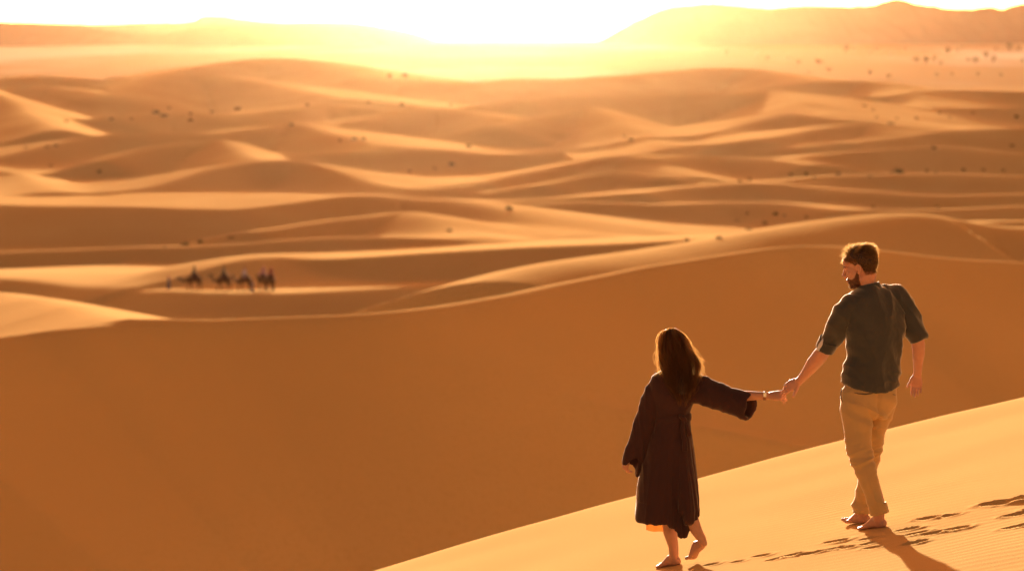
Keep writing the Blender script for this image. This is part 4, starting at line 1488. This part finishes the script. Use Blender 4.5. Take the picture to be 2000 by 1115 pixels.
# belt with a tie at the back
rings = []
for py, grow_ in ((808, .4), (810, 1.3), (815, 1.8), (820, 1.4), (822, .4)):
    rings.append(flat_ring(g.p(1313.5, py + 0.0, 0), g.m(36 + grow_ * 1.2), .090 + grow_ * .0035, YW, 40, 2.2, lambda a: .010 * np.cos(a) - .006 * np.cos(2 * a)))
bv, bf = ring_mesh(rings, False)
bv = bv + np.stack([.002 * gnoise(bv[:, 0] * 30, bv[:, 2] * 60)] * 3, 1)
belt = link('belt', mesh_at('belt', bv, bf, origin), m_robe, robe_o)
k1 = loft([g.p(1328, 812, -.098), g.p(1334, 816, -.106), g.p(1339, 820, -.098)], [.012, .017, .012], [.010, .014, .010], 12)
t1 = loft([g.p(1334, 818, -.104), g.p(1333, 838, -.108), g.p(1337, 860, -.116), g.p(1338, 880, -.124)], [.010, .014, .016, .017], [.004] * 4, 12)
t2 = loft([g.p(1336, 818, -.102), g.p(1342, 834, -.100), g.p(1347, 850, -.098)], [.010, .014, .015], [.004] * 3, 12)
link('belt_knot', mesh_at('belt_knot', *join([k1, t1, t2]), origin), m_robe, belt)

# watch on her wrist
wc, wd = g.p(1494, 772.8, -.197), (g.p(1499, 773, -.20) - g.p(1482, 772.5, -.185)).normalized()
strap_v, strap_f = loft([wc - wd * .008, wc + wd * .008], [g.m(8.6)] * 2, [.0265] * 2, 20, False)
watch = link('wristwatch', mesh_at('wristwatch', strap_v, strap_f, origin), m_strap, woman, label='pale rectangular watch on the wrist')
bx_ = bmesh.new()
bmesh.ops.create_cube(bx_, size=1.0)
bmesh.ops.bevel(bx_, geom=bx_.edges[:], offset=.12, segments=2, affect='EDGES')
dial_me = bpy.data.meshes.new('dial')
R_ = Matrix.Translation(g.p(1493.8, 770.5, -.2245) - origin) @ Matrix.Rotation(math.radians(-8), 4, 'X') @ Matrix.Diagonal((.021, .008, .030, 1))
bx_.transform(R_)
bx_.to_mesh(dial_me)
bx_.free()
link('dial', dial_me, m_white, watch)

# her long wavy hair: a dark mass and thousands of loose strands
prof = [(641, 1306, 1316, -.02, .05), (645, 1296, 1324, -.05, .08), (652, 1291, 1333, -.072, .10), (664, 1288, 1340, -.092, .115), (680, 1288, 1345, -.102, .115), (696, 1291, 1350, -.108, .10), (710, 1295, 1355, -.110, .06),
        (724, 1296, 1357, -.112, .0), (742, 1300, 1358, -.124, -.05), (760, 1308, 1355, -.128, -.07), (776, 1317, 1349, -.128, -.085), (788, 1325, 1342, -.124, -.095)]
PR = np.array(prof, float)


def hair_ring(py, rho=1.0):
    l, r, b, f_ = (np.interp(py, PR[:, 0], PR[:, i]) for i in (1, 2, 3, 4))
    return (l + r) / 2, (r - l) / 2 * rho, (b + f_) / 2, (f_ - b) / 2 * rho


rings = []
for py in [642, 645, 650, 657, 665, 675, 685, 695, 705, 715, 725, 735, 745, 755, 764, 771]:
    cx, hw, cd, hd = hair_ring(py, .84)
    a = np.linspace(0, 2 * math.pi, 28, endpoint=False)
    rings.append(np.array([list(g.p(cx + hw * math.cos(t) * (1 + .05 * math.sin(7 * t + py * .085)), py, cd + hd * math.sin(t))) for t in a]))
hm = ring_mesh(rings)
NS, K = 3000, 15
lines = np.zeros((NS, K, 3))
for i in range(NS):
    phi = rng.uniform(0, 2 * math.pi)
    rho = .90 + abs(rng.normal(0, .10)) + (rng.uniform(0, .15) if math.cos(phi) > .5 and rng.random() < .5 else 0)
    side = abs(math.cos(phi))
    backside = math.sin(phi) < 0.1
    yend = (rng.uniform(728, 782) + 16 * math.sin(5 * phi)) if backside and rng.random() < .75 else rng.uniform(690, 745)
    fly = rng.random() < .10
    if fly:
        rho += rng.uniform(.05, .22)
    y0 = rng.uniform(640.5, 652) if rng.random() < .7 else rng.uniform(650, 690)
    w1, w2 = rng.uniform(0, 1.4) + 2.5 * math.sin(2.7 * phi), rng.uniform(0, 6.28)
    amp = rng.uniform(2.0, 5.6) * (2.4 if fly else 1)
    wlen = rng.uniform(34, 52)
    drift = rng.normal(0, .12)
    for k in range(K):
        t = k / (K - 1)
        py = y0 + (yend - y0) * t
        cx, hw, cd, hd = hair_ring(min(py, 786), 1.0)
        ph = phi + drift * t
        rr = rho * (1 + .045 * math.sin(7 * ph + .085 * py)) + (.10 * t * t * side if not backside else 0) + (.12 * t * t if fly else 0)
        wob = amp * t * math.sin(2 * math.pi * (py - y0) / wlen + w1)
        px = cx + hw * rr * math.cos(ph) + wob
        # the windward side flares out over her right shoulder
        px += max(0, math.cos(ph)) * 9 * math.exp(-((py - 712) / 22) ** 2) * side
        px -= max(0, -math.cos(ph)) * 3 * math.exp(-((py - 706) / 18) ** 2) * side
        lines[i, k] = list(g.p(px, py, cd + hd * rr * math.sin(ph) + .004 * t * math.sin(py * .2 + w2)))
sv, sq = strand_mesh(lines, .0011, .0005)
link('hair', two_tone(mesh_at('hair', *join([hm, (sv, [tuple(q_) for q_ in sq.tolist()])]), origin), len(hm[1]), m_mass_w, m_hair_w), None, woman)
